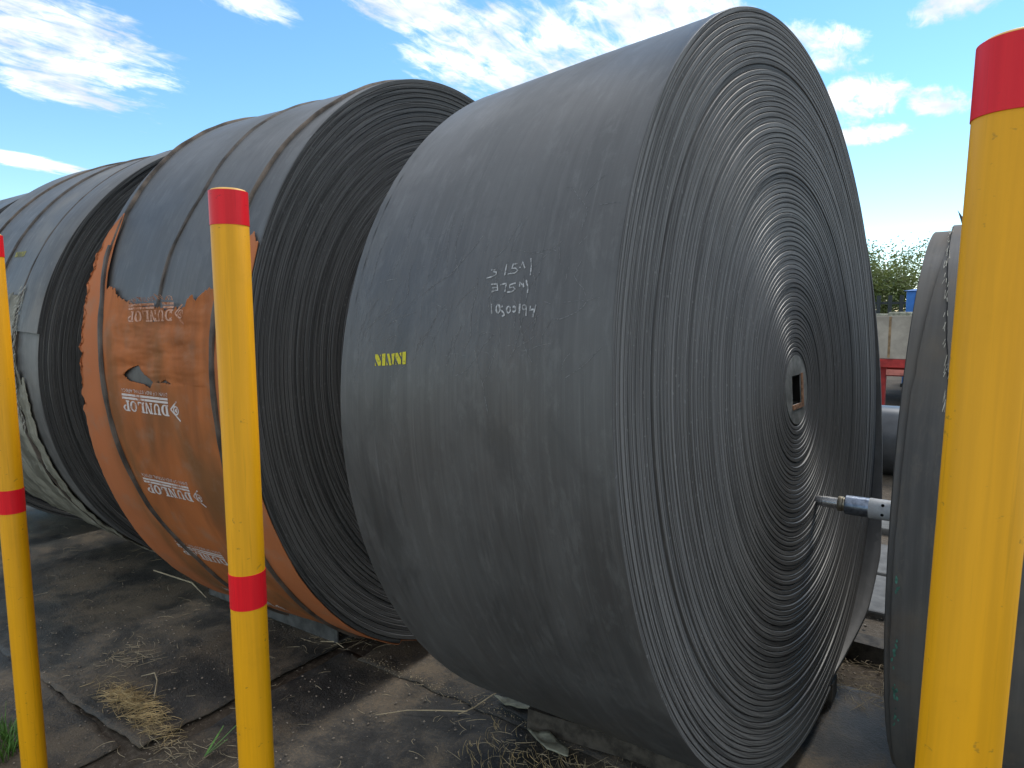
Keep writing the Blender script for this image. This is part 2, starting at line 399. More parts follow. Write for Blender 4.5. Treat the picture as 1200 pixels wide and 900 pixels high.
class MB:
    def __init__(self): self.V = []; self.F = []
    def add(self, V, F):
        k = len(self.V); self.V += [tuple(v) for v in V]; self.F += [tuple(i + k for i in f) for f in F]; return self
    def box(self, x0, x1, y0, y1, z0, z1):
        V = [(x, y, z) for z in (z0, z1) for y in (y0, y1) for x in (x0, x1)]
        return self.add(V, [(0, 2, 3, 1), (4, 5, 7, 6), (0, 1, 5, 4), (2, 6, 7, 3), (0, 4, 6, 2), (1, 3, 7, 5)])
    def lathe(self, prof, seg=32, axis='z', c=(0, 0, 0), cap=True):
        V = []; F = []; n = len(prof)
        for j in range(seg):
            a = 2 * math.pi * j / seg
            for r, h in prof:
                p = (r * math.cos(a), r * math.sin(a), h)
                if axis == 'x': p = (h, r * math.cos(a), r * math.sin(a))
                if axis == 'y': p = (r * math.cos(a), h, -r * math.sin(a))
                V.append((p[0] + c[0], p[1] + c[1], p[2] + c[2]))
        for j in range(seg):
            k = (j + 1) % seg
            for i in range(n - 1):
                F.append((j * n + i, k * n + i, k * n + i + 1, j * n + i + 1))
        if cap:
            F.append(tuple(j * n for j in reversed(range(seg)))); F.append(tuple(j * n + n - 1 for j in range(seg)))
        return self.add(V, F)
    def tube(self, pts, rad, seg=6):
        pts = [Vector(p) for p in pts]; V = []; F = []
        rad = rad if isinstance(rad, (list, tuple)) else [rad] * len(pts)
        for i, p in enumerate(pts):
            d = (pts[min(i + 1, len(pts) - 1)] - pts[max(i - 1, 0)]).normalized()
            u = d.cross(Vector((0.3, 0.2, 1))).normalized(); v = d.cross(u)
            for j in range(seg):
                a = 2 * math.pi * j / seg
                V.append(p + (u * math.cos(a) + v * math.sin(a)) * rad[i])
        for i in range(len(pts) - 1):
            for j in range(seg):
                k = (j + 1) % seg
                F.append((i * seg + j, i * seg + k, (i + 1) * seg + k, (i + 1) * seg + j))
        F.append(tuple(reversed(range(seg)))); F.append(tuple((len(pts) - 1) * seg + j for j in range(seg)))
        return self.add(V, F)
    def build(self, name, material, parent=None, loc=(0, 0, 0), smooth=None, bevel=0.0):
        o = link(name, mesh_py(name, self.V, self.F), material, parent, loc, smooth)
        if bevel:
            md = o.modifiers.new('bevel', 'BEVEL'); md.width = bevel; md.segments = 2; md.limit_method = 'ANGLE'
        return o

def interp(pts, x):
    xs = [p[0] for p in pts]; ys = [p[1] for p in pts]
    return np.interp(x, xs, ys)

def nz(x, y, z=0.0): return noise.noise(Vector((x, y, z)))

# ------------------------------------------------------------------ ground
def gh(x, y):
    """height of the yard surface"""
    d = min(1.0, max(0.0, (abs(y) - 0.5) / 0.6)) if y < 0 else min(1.0, max(0.0, (abs(y) - 0.9) / 0.9))
    near = 1.0 if (x * x + y * y) < 400 else 0.0
    return near * (0.006 + d * 0.5 * (0.030 * nz(x * 1.1, y * 1.1, 3.3) + 0.012 * nz(x * 3.1, y * 3.1, 7.7)) + d * 0.004)

n = 181
u = np.linspace(-1, 1, n)
gx = np.sign(u) * (np.exp(np.abs(u) * 5.2) - 1) * 4.6 - 0.8
V = np.array([(x, y, gh(x, y) - 0.004) for x in gx for y in gx])
g = link('ground', mesh_np('ground', V, grid_quads(n, n, flip=True)), M['dirt'], smooth=60)
tag(g, 'bare brown soil of the storage yard', kind='structure')

SHEETS = []
def sheet(x0, x1, y0, y1, layer, label, rot=0.0, seed=0, rip=0.006, wr=0.5):
    step = 0.03
    nx = max(8, int((x1 - x0) / step)); ny = max(8, int((y1 - y0) / step))
    if nx * ny > 34000:
        k = math.sqrt(nx * ny / 34000.0); nx = int(nx / k); ny = int(ny / k)
    cx, cy = (x0 + x1) / 2, (y0 + y1) / 2
    ca, sa = math.cos(rot), math.sin(rot)
    V = []
    for i in range(nx + 1):
        for j in range(ny + 1):
            x = x0 + (x1 - x0) * i / nx; y = y0 + (y1 - y0) * j / ny
            ex = min(i, nx - i); ey = min(j, ny - j)
            if ex == 0: x += rip * 2.2 * nz(y * 9, seed, 1) + rip * 1.3 * nz(y * 41, seed, 5)
            if ey == 0: y += rip * 2.2 * nz(x * 9, seed, 2) + rip * 1.3 * nz(x * 41, seed, 6)
            X = cx + (x - cx) * ca - (y - cy) * sa; Y = cy + (x - cx) * sa + (y - cy) * ca
            # edges curl a little and the rubber waves
            e = min(ex, ey) * step
            ridge = abs(nz(X * 1.7 + seed, Y * 1.2, 2.2 + seed))
            curl = max(0.0, 1 - e / 0.16) ** 2 * max(0.0, nz(X * 2.3, Y * 2.3, seed + 9.0)) * 0.014
            under = 1.0 if Y < -0.55 or Y > 0.75 else 0.15
            z = gh(X, Y) + 0.006 + layer * 0.006 + under * wr * (0.034 * max(0, 0.22 - ridge) + curl) + under * 0.004 * nz(X * 8, Y * 8, seed)
            V.append((X, Y, z))
    me = mesh_np('rubber_sheet', np.array(V), grid_quads(nx + 1, ny + 1, flip=True))
    o = link('rubber_sheet', me, M['sheet'], smooth=50)
    md = o.modifiers.new('thick', 'SOLIDIFY'); md.thickness = 0.005; md.offset = -1
    tag(o, label, 'rubber sheet', 'old belt sheets spread over the yard')
    return o

sheet(-8.6, -1.93, -1.46, 1.25, 1, 'big dusty black rubber sheet under the two rear rolls, left of the joint', rot=0.012, seed=1)
sheet(-4.9, -2.02, -2.55, -1.38, 0, 'greyish rubber sheet in the left foreground behind the leftmost post', rot=-0.05, seed=2)
sheet(-1.84, -0.35, -2.1, -0.47, 0, 'dusty rubber sheet in the foreground right of the middle post', rot=0.03, seed=3)
sheet(-1.76, 1.9, -0.50, 0.50, 1, 'worn rubber sheet under the nearest big roll with a frayed front edge', rot=0.012, seed=4)
sheet(-0.33, 2.6, -1.9, -0.53, 0, 'rubber sheet in front of the small roll at the right', rot=-0.01, seed=5)

# ------------------------------------------------------------------ belt rolls
class Roll:
    def __init__(s, name, O, a, t, R, q, W, th, rc, end, seed, material, seg=240, rough=0.0035, dish=0.0, steps=(), flap=None, rows=22, wob=0.0):
        s.R, s.q, s.W, s.th, s.end, s.wob, s.seed = R, q, W, th, end, wob, seed
        ax = Vector((math.cos(a) * math.cos(t), math.sin(a) * math.cos(t), math.sin(t)))
        v = Vector((-math.sin(a), math.cos(a), 0)); w = ax.cross(v)
        rot = Matrix((ax, v, w)).transposed()
        base = Vector(O) - w * R * (1 - q)
        s.root = empty(name, base, rot.to_euler())
        s.up = R * (1 - q)
        r_ = np.random.default_rng(seed)
        turns = int(round((R + th / 2 - rc) / th))
        Rend = R + th / 2; s.Rend = Rend
        K = turns * seg
        k = np.arange(K + 1)
        ang = math.radians(end) - 2 * math.pi * (K - k) / seg
        rin = Rend - th * (1 + (K - k) / seg)          # inner radius of the belt at this column
        ti = k / seg
        val = r_.normal(0, 1, turns + 3); big = np.cumsum(r_.normal(0, 0.55, turns + 3)); big -= np.linspace(big[0], big[-1], len(big))
        off = rough * np.interp(ti, np.arange(turns + 3), val) + rough * 0.7 * np.interp(ti, np.arange(turns + 3), big)
        off = off + rough * 0.35 * np.sin(ang * 1.0 + 3.0 * np.sin(ti * 0.37)) * np.sin(ti * 0.9)
        rel = (rin - rc) / (Rend - rc)
        off = off - dish * (1 - np.clip(rel / 0.75, 0, 1)) ** 1.3
        for t0, h in steps:                                  # a turn that stands proud or sits back
            off = off + h * (1 / (1 + np.exp(-(ti - turns * t0) * 9)))
        off = np.minimum(off, 0.012)
        boff = -rough * np.interp(ti, np.arange(turns + 3), r_.normal(0, 1, turns + 3))
        if flap is not None:
            d = (np.degrees(ang) + 90) % 360 - 90
            off = off + (ti > turns - 1.0) * np.interp(d, [f_[0] for f_ in flap], [f_[1] for f_ in flap])
        gap = 0.0004 + 0.0007 * np.interp(ti, np.arange(turns + 3), r_.random(turns + 3))
        # front edge profile from inner to outer side
        c1 = 0.0016
        prof = [(gap, -0.035), (gap + 0.0002, -c1 * 1.6), (gap + c1 * 1.3, 0.0), (th - c1 * 1.0, 0.0), (th - 0.0002, -c1 * 1.4), (th, -0.035)]
        ca, sa = np.cos(ang), np.sin(ang)
        def ring(rr, xx):
            return np.stack([xx, rr * ca * (1 + q), rr * sa * (1 - q)], -1)
        Vf = np.stack([ring(rin + p[0], off + p[1]) for p in prof], 1)      # (K+1, 6, 3)
        P = len(prof)
        Vs = [Vf.reshape(-1, 3)]; Q = [grid_quads(K + 1, P, 0)]
        o0 = len(Vs[0])
        # rear edge, fewer columns
        kb = np.arange(0, K + 1, 4); sub = lambda A: A[kb]
        bprof = [(0.0012, 0.03), (0.0012, 0.001), (0.003, 0.0), (th - 0.003, 0.0), (th - 0.0002, 0.001), (th, 0.03)]
        ca2, sa2, rin2, bo2 = sub(ca), sub(sa), sub(rin), sub(boff)
        Vb = np.stack([np.stack([-W + bo2 + p[1], (rin2 + p[0]) * ca2 * (1 + q), (rin2 + p[0]) * sa2 * (1 - q)], -1) for p in bprof], 1)
        Vs.append(Vb.reshape(-1, 3)); Q.append(grid_quads(len(kb), P, o0, flip=True)); o0 += Vb.shape[0] * P
        # outer cover over the last turn and bore over the first
        def shell(k0, k1, rad, flip, step=1, inner=False):
            nonlocal o0
            kk = np.arange(k0, k1 + 1, step)
            fx = np.linspace(0, 1, rows)
            x0 = (off[kk] - 0.0022)[:, None]; x1 = (-W + boff[kk] + 0.001)[:, None]
            X = x0 + (x1 - x0) * fx[None, :]
            rr = rad[kk][:, None] + wob * np.array([[nz(math.cos(a_) * 1.3, math.sin(a_) * 1.3, x_ * 2.1 + seed) for x_ in X[i]] for i, a_ in enumerate(ang[kk])])
            Vv = np.stack([X, rr * ca[kk][:, None] * (1 + q), rr * sa[kk][:, None] * (1 - q)], -1)
            Vs.append(Vv.reshape(-1, 3)); Q.append(grid_quads(len(kk), rows, o0, flip=flip)); o0 += Vv.shape[0] * rows
            return Vv
        A = shell(K - seg, K, rin + th - 0.0002, False)
        B = shell(K - seg, K, rin + 0.0009, True, 2)           # inner side of the outermost turn
        shell(0, seg, rin + 0.0009, True, 4)
        # tail end
        Vt = np.concatenate([A[-1], B[-1]]); Vs.append(Vt); Q.append(grid_quads(2, rows, o0)); o0 += len(Vt)
        me = mesh_np('belt_windings', np.concatenate(Vs), np.concatenate(Q))
        s.belt = link('belt_windings', me, material, s.root, (0, 0, s.up), smooth=38)
        s.off = off
    def rad(s, phi):
        return s.Rend - s.th * ((s.end - phi) % 360.0) / 360.0
    def pt(s, phi, x, h=0.0):
        a = math.radians(phi)
        r = s.rad(phi) + h + (s.wob * nz(math.cos(a) * 1.3, math.sin(a) * 1.3, x * 2.1 + s.seed) if s.wob else 0.0)
        return (x, r * math.cos(a) * (1 + s.q), r * math.sin(a) * (1 - s.q))
    def part(s, name, me, material, parent=None, smooth=None):
        if parent is None: return link(name, me, material, s.root, (0, 0, s.up), smooth)
        return link(name, me, material, parent, (0, 0, 0), smooth)
    def core(s, rc, sq, depth=0.03):
        """core plate with a square hole, rust framed, its inside shade painted black"""
        seg = 48; V = []; F = []
        for k in range(seg):
            a = 2 * math.pi * k / seg + 0.001
            c, n_ = math.cos(a), math.sin(a); m = max(abs(c), abs(n_))
            V += [(-depth - 0.05, rc * c, rc * n_), (-depth, rc * 0.97 * c, rc * 0.97 * n_), (-depth, sq * c / m, sq * n_ / m), (-depth - 0.004, (sq - 0.002) * c / m, (sq - 0.002) * n_ / m)]
        for k in range(seg):
            j = (k + 1) % seg
            for i in range(3): F.append((k * 4 + i, j * 4 + i, j * 4 + i + 1, k * 4 + i + 1))
        co = s.part('core_plate', mesh_py('core_plate', V, F), M['core'])
        b = MB(); w = 0.008
        for (y0, y1, z0, z1) in ((-sq, sq, -sq, -sq + w), (-sq, sq, sq - w, sq), (-sq, -sq + w, -sq + w, sq - w), (sq - w, sq, -sq + w, sq - w)):
            b.box(-depth - 0.055, -depth - 0.006, y0, y1, z0, z1)
        b.build('hole_shade_walls', M['dark'], co)  # walls coloured black for the shade in the hole
        MB().box(-depth, -depth + 0.004, sq - 0.002, sq + 0.016, -sq - 0.014, sq + 0.004).build('rusty_jamb', M['rust'], co)
        MB().box(-depth, -depth + 0.004, -sq - 0.004, sq - 0.004, -sq - 0.014, -sq + 0.002).build('rusty_sill', M['rust'], co)
        MB().box(-depth - 0.060, -depth - 0.056, -sq, sq, -sq, sq).build('hole_shade_back', M['dark'], co)  # black plate closes the hole in place of deep shade
        return co

def ribbon(roll, path, width, h, up=0.0012):
    """flat stroke lying on the cover along (phi, x) points"""
    V = []; F = []
    P = [(math.radians(p[0]) * roll.R, p[1]) for p in path]
    # densify
    D = [P[0]]
    for a, b in zip(P[:-1], P[1:]):
        m = max(1, int(math.hypot(b[0] - a[0], b[1] - a[1]) / 0.006))
        D += [(a[0] + (b[0] - a[0]) * i / m, a[1] + (b[1] - a[1]) * i / m) for i in range(1, m + 1)]
    for i, p in enumerate(D):
        q0 = D[max(0, i - 1)]; q1 = D[min(len(D) - 1, i + 1)]
        d = (q1[0] - q0[0], q1[1] - q0[1]); l = math.hypot(*d) or 1
        nrm = (-d[1] / l, d[0] / l)
        w = width * (0.75 + 0.5 * random.random())
        for sgn in (-1, 1):
            V.append(roll.pt(math.degrees((p[0] + sgn * nrm[0] * w / 2) / roll.R), p[1] + sgn * nrm[1] * w / 2, h))
    for i in range(len(D) - 1): F.append((2 * i, 2 * i + 1, 2 * i + 3, 2 * i + 2))
    return V, F

def strap(roll, path, width, h0, height, material, phi0, phi1, parent=None):
    V = []; F = []; n_ = int(abs(phi1 - phi0) / 1.2)
    prof = [(-0.5, -0.3), (-0.42, 0.75), (-0.15, 1.0), (0.15, 0.95), (0.42, 0.7), (0.5, -0.3)]
    for i in range(n_ + 1):
        ph = phi0 + (phi1 - phi0) * i / n_
        x = float(interp(path, ph)) + 0.006 * nz(ph * 0.11, width, 5)
        w = width * (1 + 0.35 * nz(ph * 0.3, 1, 2))
        for a, b in prof: V.append(roll.pt(ph, x + a * w, h0 + b * height * (1 + 0.3 * nz(ph * 0.2, 4, a))))
    k = len(prof)
    for i in range(n_):
        for j in range(k - 1): F.append((i * k + j, i * k + j + 1, (i + 1) * k + j + 1, (i + 1) * k + j))
    return roll.part('strap', mesh_py('strap', V, F), material, parent, smooth=60)

# ---- nearest big roll
roll_near = Roll('belt_roll', (0, 0, 1.3214), -0.06267, 0.06741, 1.2641, 0.0234, 0.890, 0.0163, 0.124, 282.0, 11, M['roll_a'], seg=300,
                 rough=0.0010, dish=0.016, steps=((0.845, -0.006), (0.86, 0.005), (0.55, 0.003), (0.70, -0.003)), flap=((-76, 0.0), (-68, 0.022), (-58, 0.056), (-44, 0.066), (-28, 0.040), (-12, 0.024), (8, 0.011), (30, 0.0)), wob=0.004)
tag(roll_near.root, 'nearest huge coiled black conveyor belt with chalk numbers on its side', 'belt roll', 'big coiled conveyor belts in a row')
roll_near.core(0.126, 0.052, 0.014)
CHALK= [[[160.98,-0.3541],[160.99,-0.3421],[161.21,-0.3471],[161.3,-0.3362],[161.59,-0.3349],[161.76,-0.3446],[161.88,-0.3651]],[[160.52,-0.3075],[161.84,-0.308]],[[160.69,-0.2738],[160.64,-0.2868],[161.12,-0.289],[161.18,-0.2773],[161.5,-0.2703],[161.73,-0.2778],[161.72,-0.2993]],[[161.1,-0.2664],[161.21,-0.2631]],[[160.95,-0.2614],[160.52,-0.2591],[161.34,-0.25]],[[160.28,-0.2366],[161.17,-0.2315],[162.23,-0.23]],[[162.7,-0.3466],[162.73,-0.3271],[163.13,-0.3247],[163.1,-0.3419]],[[163.13,-0.3247],[163.46,-0.3228],[163.54,-0.3417]],[[162.89,-0.3168],[162.78,-0.2987],[163.78,-0.2999]],[[162.9,-0.2704],[163.01,-0.287],[163.35,-0.2871],[163.35,-0.2758],[163.6,-0.2693],[163.82,-0.2783],[163.84,-0.2925]],[[163.38,-0.2574],[162.85,-0.258],[163.21,-0.2497],[163.01,-0.2477],[163.5,-0.2446]],[[162.72,-0.2405],[163.5,-0.2322],[164.18,-0.2313]],[[164.97,-0.3366],[166.06,-0.3322]],[[165.61,-0.3082],[165.91,-0.3086],[166.07,-0.3116],[166.0,-0.3157],[165.73,-0.3191],[165.4,-0.3201],[165.16,-0.3183],[165.12,-0.3145],[165.3,-0.3105],[165.61,-0.3082]],[[165.32,-0.3004],[165.61,-0.3096],[166.07,-0.2967],[166.35,-0.2925],[166.48,-0.2999]],[[165.83,-0.2761],[166.06,-0.2768],[166.18,-0.2798],[166.12,-0.2838],[165.92,-0.2868],[165.66,-0.2876],[165.48,-0.2856],[165.45,-0.2819],[165.59,-0.2781],[165.83,-0.2761]],[[165.55,-0.2702],[165.53,-0.2659],[165.65,-0.2619],[165.86,-0.2601],[166.04,-0.2615],[166.11,-0.2653],[166.02,-0.2697]],[[165.3,-0.2498],[166.34,-0.2482]],[[165.73,-0.2307],[165.9,-0.2316],[165.97,-0.2346],[165.93,-0.2384],[165.78,-0.2412],[165.61,-0.2417],[165.48,-0.2396],[165.46,-0.236],[165.56,-0.2325],[165.73,-0.2307]],[[165.58,-0.2298],[166.66,-0.2283]],[[165.63,-0.2181],[166.08,-0.219],[166.02,-0.2071]],[[165.53,-0.2031],[166.87,-0.209]]]
STENCIL= [[[169.94,-0.7417],[169.96,-0.73],[170.9,-0.7156],[171.38,-0.7156],[171.4,-0.7253],[170.43,-0.7406]],[[170.08,-0.7218],[169.98,-0.7176],[170.28,-0.7178]],[[170.92,-0.7405],[171.39,-0.7342],[171.41,-0.7396]],[[169.93,-0.7133],[169.9,-0.6994],[171.4,-0.6972],[171.41,-0.7103]],[[169.96,-0.6932],[169.92,-0.6837],[171.37,-0.6714],[171.42,-0.6799]],[[170.87,-0.6926],[171.36,-0.6865],[171.38,-0.692]],[[169.99,-0.675],[169.9,-0.6624],[171.28,-0.6631],[171.3,-0.6681]],[[169.91,-0.659],[169.87,-0.6507],[170.78,-0.6354],[171.31,-0.6353],[171.32,-0.6444],[170.44,-0.6579]],[[169.93,-0.6438],[169.84,-0.6357],[170.42,-0.6352]],[[170.97,-0.6568],[171.34,-0.6494],[171.35,-0.6562]],[[169.82,-0.632],[169.79,-0.6184],[171.3,-0.6171],[171.34,-0.6291]]]
for i, sgm in enumerate(CHALK):
    v, f = ribbon(roll_near, sgm, 0.0044 if i >= 12 else 0.0036, 0.0008)
    roll_near.part('chalk_stroke', mesh_py('chalk_stroke', v, f), M['chalk'])
def stencil_mesh(roll, polys, h):
    V = []; F = []
    for p in polys:
        k = len(V)
        # fan from the middle keeps the flat shape on the curve
        cxm = (sum(a[0] for a in p) / len(p), sum(a[1] for a in p) / len(p))
        V.append(roll.pt(cxm[0], cxm[1], h)); V += [roll.pt(a[0], a[1], h) for a in p]
        F += [(k, k + 1 + i, k + 1 + (i + 1) % len(p)) for i in range(len(p))]
    return mesh_py('stencil_mark', V, F)
roll_near.part('stencil_mark', stencil_mesh(roll_near, STENCIL, 0.0009), M['yellow_print'])
# faint rubbed chalk scrawls round the numbers
V = []; F = []
for i in range(110):
    ph = random.gauss(165.5, 5.5); x = random.uniform(-0.86, -0.05); L = random.uniform(0.015, 0.11) if i % 5 else random.uniform(0.1, 0.24)
    a = random.choice((random.gauss(0.45, 0.3), random.gauss(1.5, 0.15), random.gauss(0.9, 0.5)))
    path = [(ph, x)]
    for k in range(5):
        a += random.gauss(0, 0.25); ph -= math.degrees(L / 5 * math.sin(a) / 1.26); x += L / 5 * math.cos(a); path.append((ph, x))
    if max(p[1] for p in path) > -0.02 or min(p[1] for p in path) < -0.87: continue
    v, f = ribbon(roll_near, path, random.uniform(0.0005, 0.0012), 0.0003)
    F += [tuple(j + len(V) for j in q) for q in f]; V += v
sm_ = roll_near.part('scratch_marks', mesh_py('scratch_marks', V, F), M['chalk_faint']); sm_['kind'] = 'stuff'

# ---- second roll with orange wrapping
roll_mid = Roll('belt_roll', (-1.53584, -0.00762, 1.34344), 0.06403, 0.01685, 1.24736, -0.03068, 1.0247, 0.0185, 0.14, 245.0, 12, M['roll_b'], seg=200,
                rough=0.0020, dish=0.01, steps=((0.93, 0.004), (0.8, -0.005)), wob=0.004)
tag(roll_mid.root, 'second big black belt roll with torn orange wrapping round its lower half', 'belt roll', 'big coiled conveyor belts in a row')
roll_mid.core(0.14, 0.05, 0.03)
TOP = [(-1.04, 157), (-1.02, 153.5), (-0.99, 150.5), (-0.955, 148), (-0.93, 152), (-0.90, 160), (-0.875, 163.6), (-0.855, 162.8), (-0.80, 164.6), (-0.74, 165.6), (-0.64, 166.8), (-0.5, 167.2), (-0.39, 167.6),
       (-0.33, 167.0), (-0.30, 165.4), (-0.27, 166.2), (-0.23, 165.0), (-0.15, 164.0), (-0.10, 158.0), (-0.04, 156.0), (0, 158)]
HOLES = [[(-0.715, 178.3), (-0.665, 177.1), (-0.62, 176.6), (-0.575, 177.8), (-0.518, 179.3), (-0.540, 180.4), (-0.575, 179.8), (-0.62, 179.6), (-0.68, 179.3)],
         [(-0.505, 179.3), (-0.485, 179.15), (-0.475, 179.45)], [(-0.478, 179.4), (-0.448, 178.75), (-0.432, 179.1), (-0.405, 179.55), (-0.45, 179.35)]]
def inside(p, poly):
    x, y = p; c = False; j = len(poly) - 1
    for i in range(len(poly)):
        xi, yi = poly[i]; xj, yj = poly[j]
        if (yi > y) != (yj > y) and x < (xj - xi) * (y - yi) / (yj - yi) + xi: c = not c
        j = i
    return c
ns, npf = 241, 330
tt = np.concatenate([np.linspace(0, 0.20, 190), np.linspace(0.205, 1, npf - 190)])
V = np.zeros((ns, npf, 3)); UV = np.zeros((ns, npf, 2))
def wrap_top(x):
    return float(interp(TOP, x)) + 0.9 * nz(x * 30, 1, 1) + 0.7 * nz(x * 85, 2, 1)
def wrap_h(x, ph, top):
    d = ph - top
    fold = 0.0
    if -0.84 < x < -0.2 and ph < 179.5:
        b = max(0.0, 1 - abs((x + 0.5) / 0.36) ** 2)
        sag = ph + 5.0 * ((x + 0.46) / 0.36) ** 2 * -0.7
        fold = b * (0.0035 * math.sin(sag * 1.25 + 3 * nz(x * 3, ph * 0.1)) + 0.006 * nz(x * 6, ph * 0.55, 4) + 0.003 * nz(x * 15, ph * 1.4, 6)) * min(1, d / 2.5)
    lift = 0.010 * math.exp(-d / 0.9) * (0.4 + nz(x * 9, 2, 2)) if x > -0.86 else 0.004 * math.exp(-d / 1.2)
    wr = 0.0035 * nz(x * 5, ph * 0.09, 8) + 0.0022 * nz(x * 17, ph * 0.22, 3)
    return 0.0085 + max(-0.004, fold + lift + wr) - 0.004 * math.exp(-(-0.004 - x) / 0.012)
for i in range(ns):
    x = -1.038 + 1.034 * i / (ns - 1)
    top = wrap_top(x)
    for j in range(npf):
        ph = top + (278 - top) * tt[j]
        xx = x
        if i < 8: xx += (1 - i / 8) * ((0.026 * nz(ph * 0.7, 3, 3) + 0.018 * nz(ph * 2.3, 3, 9)) * (1 if ph < 186 else 0.2) + (0.010 if ph < 184 else 0.0))
        V[i, j] = roll_mid.pt(ph, xx, wrap_h(x, ph, top))
        UV[i, j] = (x, ph)
Q = grid_quads(ns, npf, flip=False)
cen = UV.reshape(-1, 2)[Q].mean(1)
keep = np.array([not (176.2 < c[1] < 180.5 and -0.72 < c[0] < -0.4 and any(inside(c, h) for h in HOLES)) for c in cen])
me = mesh_np('orange_wrapping', V.reshape(-1, 3), Q[keep])
wrap = roll_mid.part('orange_wrapping', me, M['orange'], smooth=70)
md = wrap.modifiers.new('thick', 'SOLIDIFY'); md.thickness = 0.0022; md.offset = -1
A_PATH = [(95, -0.99), (129, -0.99), (144, -0.960), (157, -0.945), (165, -0.896), (177, -0.862), (189, -0.833), (203, -0.770), (215, -0.66), (240, -0.60)]
C_PATH = [(95, -0.06), (123, -0.075), (136, -0.118), (148, -0.137), (172, -0.163), (180, -0.158), (200, -0.15), (240, -0.14)]
B_PATH = [(90, -0.49), (127, -0.49), (147, -0.46), (158, -0.512), (170, -0.522)]
strap(roll_mid, A_PATH, 0.020, 0.0, 0.012, M['strap_rust'], 92, 157)
strap(roll_mid, A_PATH, 0.024, 0.012, 0.008, M['strap'], 155, 240)
strap(roll_mid, C_PATH, 0.018, 0.0, 0.011, M['strap_rust'], 92, 165)
strap(roll_mid, C_PATH, 0.022, 0.012, 0.008, M['strap'], 164, 240)
strap(roll_mid, B_PATH, 0.016, 0.0, 0.007, M['strap'], 92, 169.5)

# lettering printed on the wrapping, upside down as it hangs
def glyph(ch):
    """slab letters in a 1 x 1 cell as convex pieces"""
    P = []
    def ring(cx, cy, ox, oy, ix, iy, a0, a1, n_=10):
        for k in range(n_):
            p, q = RAD(a0 + (a1 - a0) * k / n_), RAD(a0 + (a1 - a0) * (k + 1) / n_)
            P.append([(cx + ox * math.cos(p), cy + oy * math.sin(p)), (cx + ox * math.cos(q), cy + oy * math.sin(q)), (cx + ix * math.cos(q), cy + iy * math.sin(q)), (cx + ix * math.cos(p), cy + iy * math.sin(p))])
    def R(x0, x1, y0, y1): P.append([(x0, y0), (x1, y0), (x1, y1), (x0, y1)])
    if ch == 'D': R(0.10, 0.38, 0.13, 0.87); R(0.0, 0.52, 0, 0.13); R(0.0, 0.52, 0.87, 1); ring(0.50, 0.5, 0.46, 0.5, 0.17, 0.37, -90, 90)
    if ch == 'U': R(0.10, 0.36, 0.42, 0.87); R(0.0, 0.46, 0.87, 1); R(0.70, 0.86, 0.42, 0.87); R(0.60, 0.97, 0.87, 1); ring(0.48, 0.42, 0.38, 0.44, 0.20, 0.28, 180, 360)
    if ch == 'N': R(0.10, 0.26, 0.13, 0.87); R(0.0, 0.36, 0, 0.13); R(0.0, 0.30, 0.87, 1); R(0.76, 0.90, 0.0, 0.87); R(0.64, 1.0, 0.87, 1); P.append([(0.20, 1.0), (0.42, 1.0), (0.90, 0.0), (0.70, 0.0)])
    if ch == 'L': R(0.10, 0.38, 0.13, 0.87); R(0.0, 0.50, 0.87, 1); R(0.0, 0.90, 0, 0.13); R(0.76, 0.90, 0.13, 0.36)
    if ch == 'O': ring(0.5, 0.5, 0.5, 0.51, 0.21, 0.38, 0, 360, 18)
    if ch == 'P': R(0.10, 0.38, 0.13, 0.87); R(0.0, 0.48, 0, 0.13); R(0.0, 0.50, 0.87, 1); ring(0.48, 0.70, 0.44, 0.30, 0.17, 0.17, -90, 90)
    return P
def small_text(txt, width, height):
    cu = bpy.data.curves.new('small_text', 'FONT'); cu.body = txt; cu.resolution_u = 1
    ob = bpy.data.objects.new('small_text', cu); COL.objects.link(ob)
    dg = bpy.context.evaluated_depsgraph_get(); me = bpy.data.meshes.new_from_object(ob.evaluated_get(dg))
    bpy.data.objects.remove(ob); bpy.data.curves.remove(cu)
    co = np.array([v.co for v in me.vertices]); lo, hi = co.min(0), co.max(0)
    V = [((c[0] - lo[0]) / (hi[0] - lo[0]) * width, (c[1] - lo[1]) / (hi[1] - lo[1]) * height) for c in co]
    F = [tuple(p.vertices) for p in me.polygons]; bpy.data.meshes.remove(me)
    return V, F
ST_V, ST_F = small_text('DIVN OF INDUSTRIAL AFRICA', 0.30, 0.013)
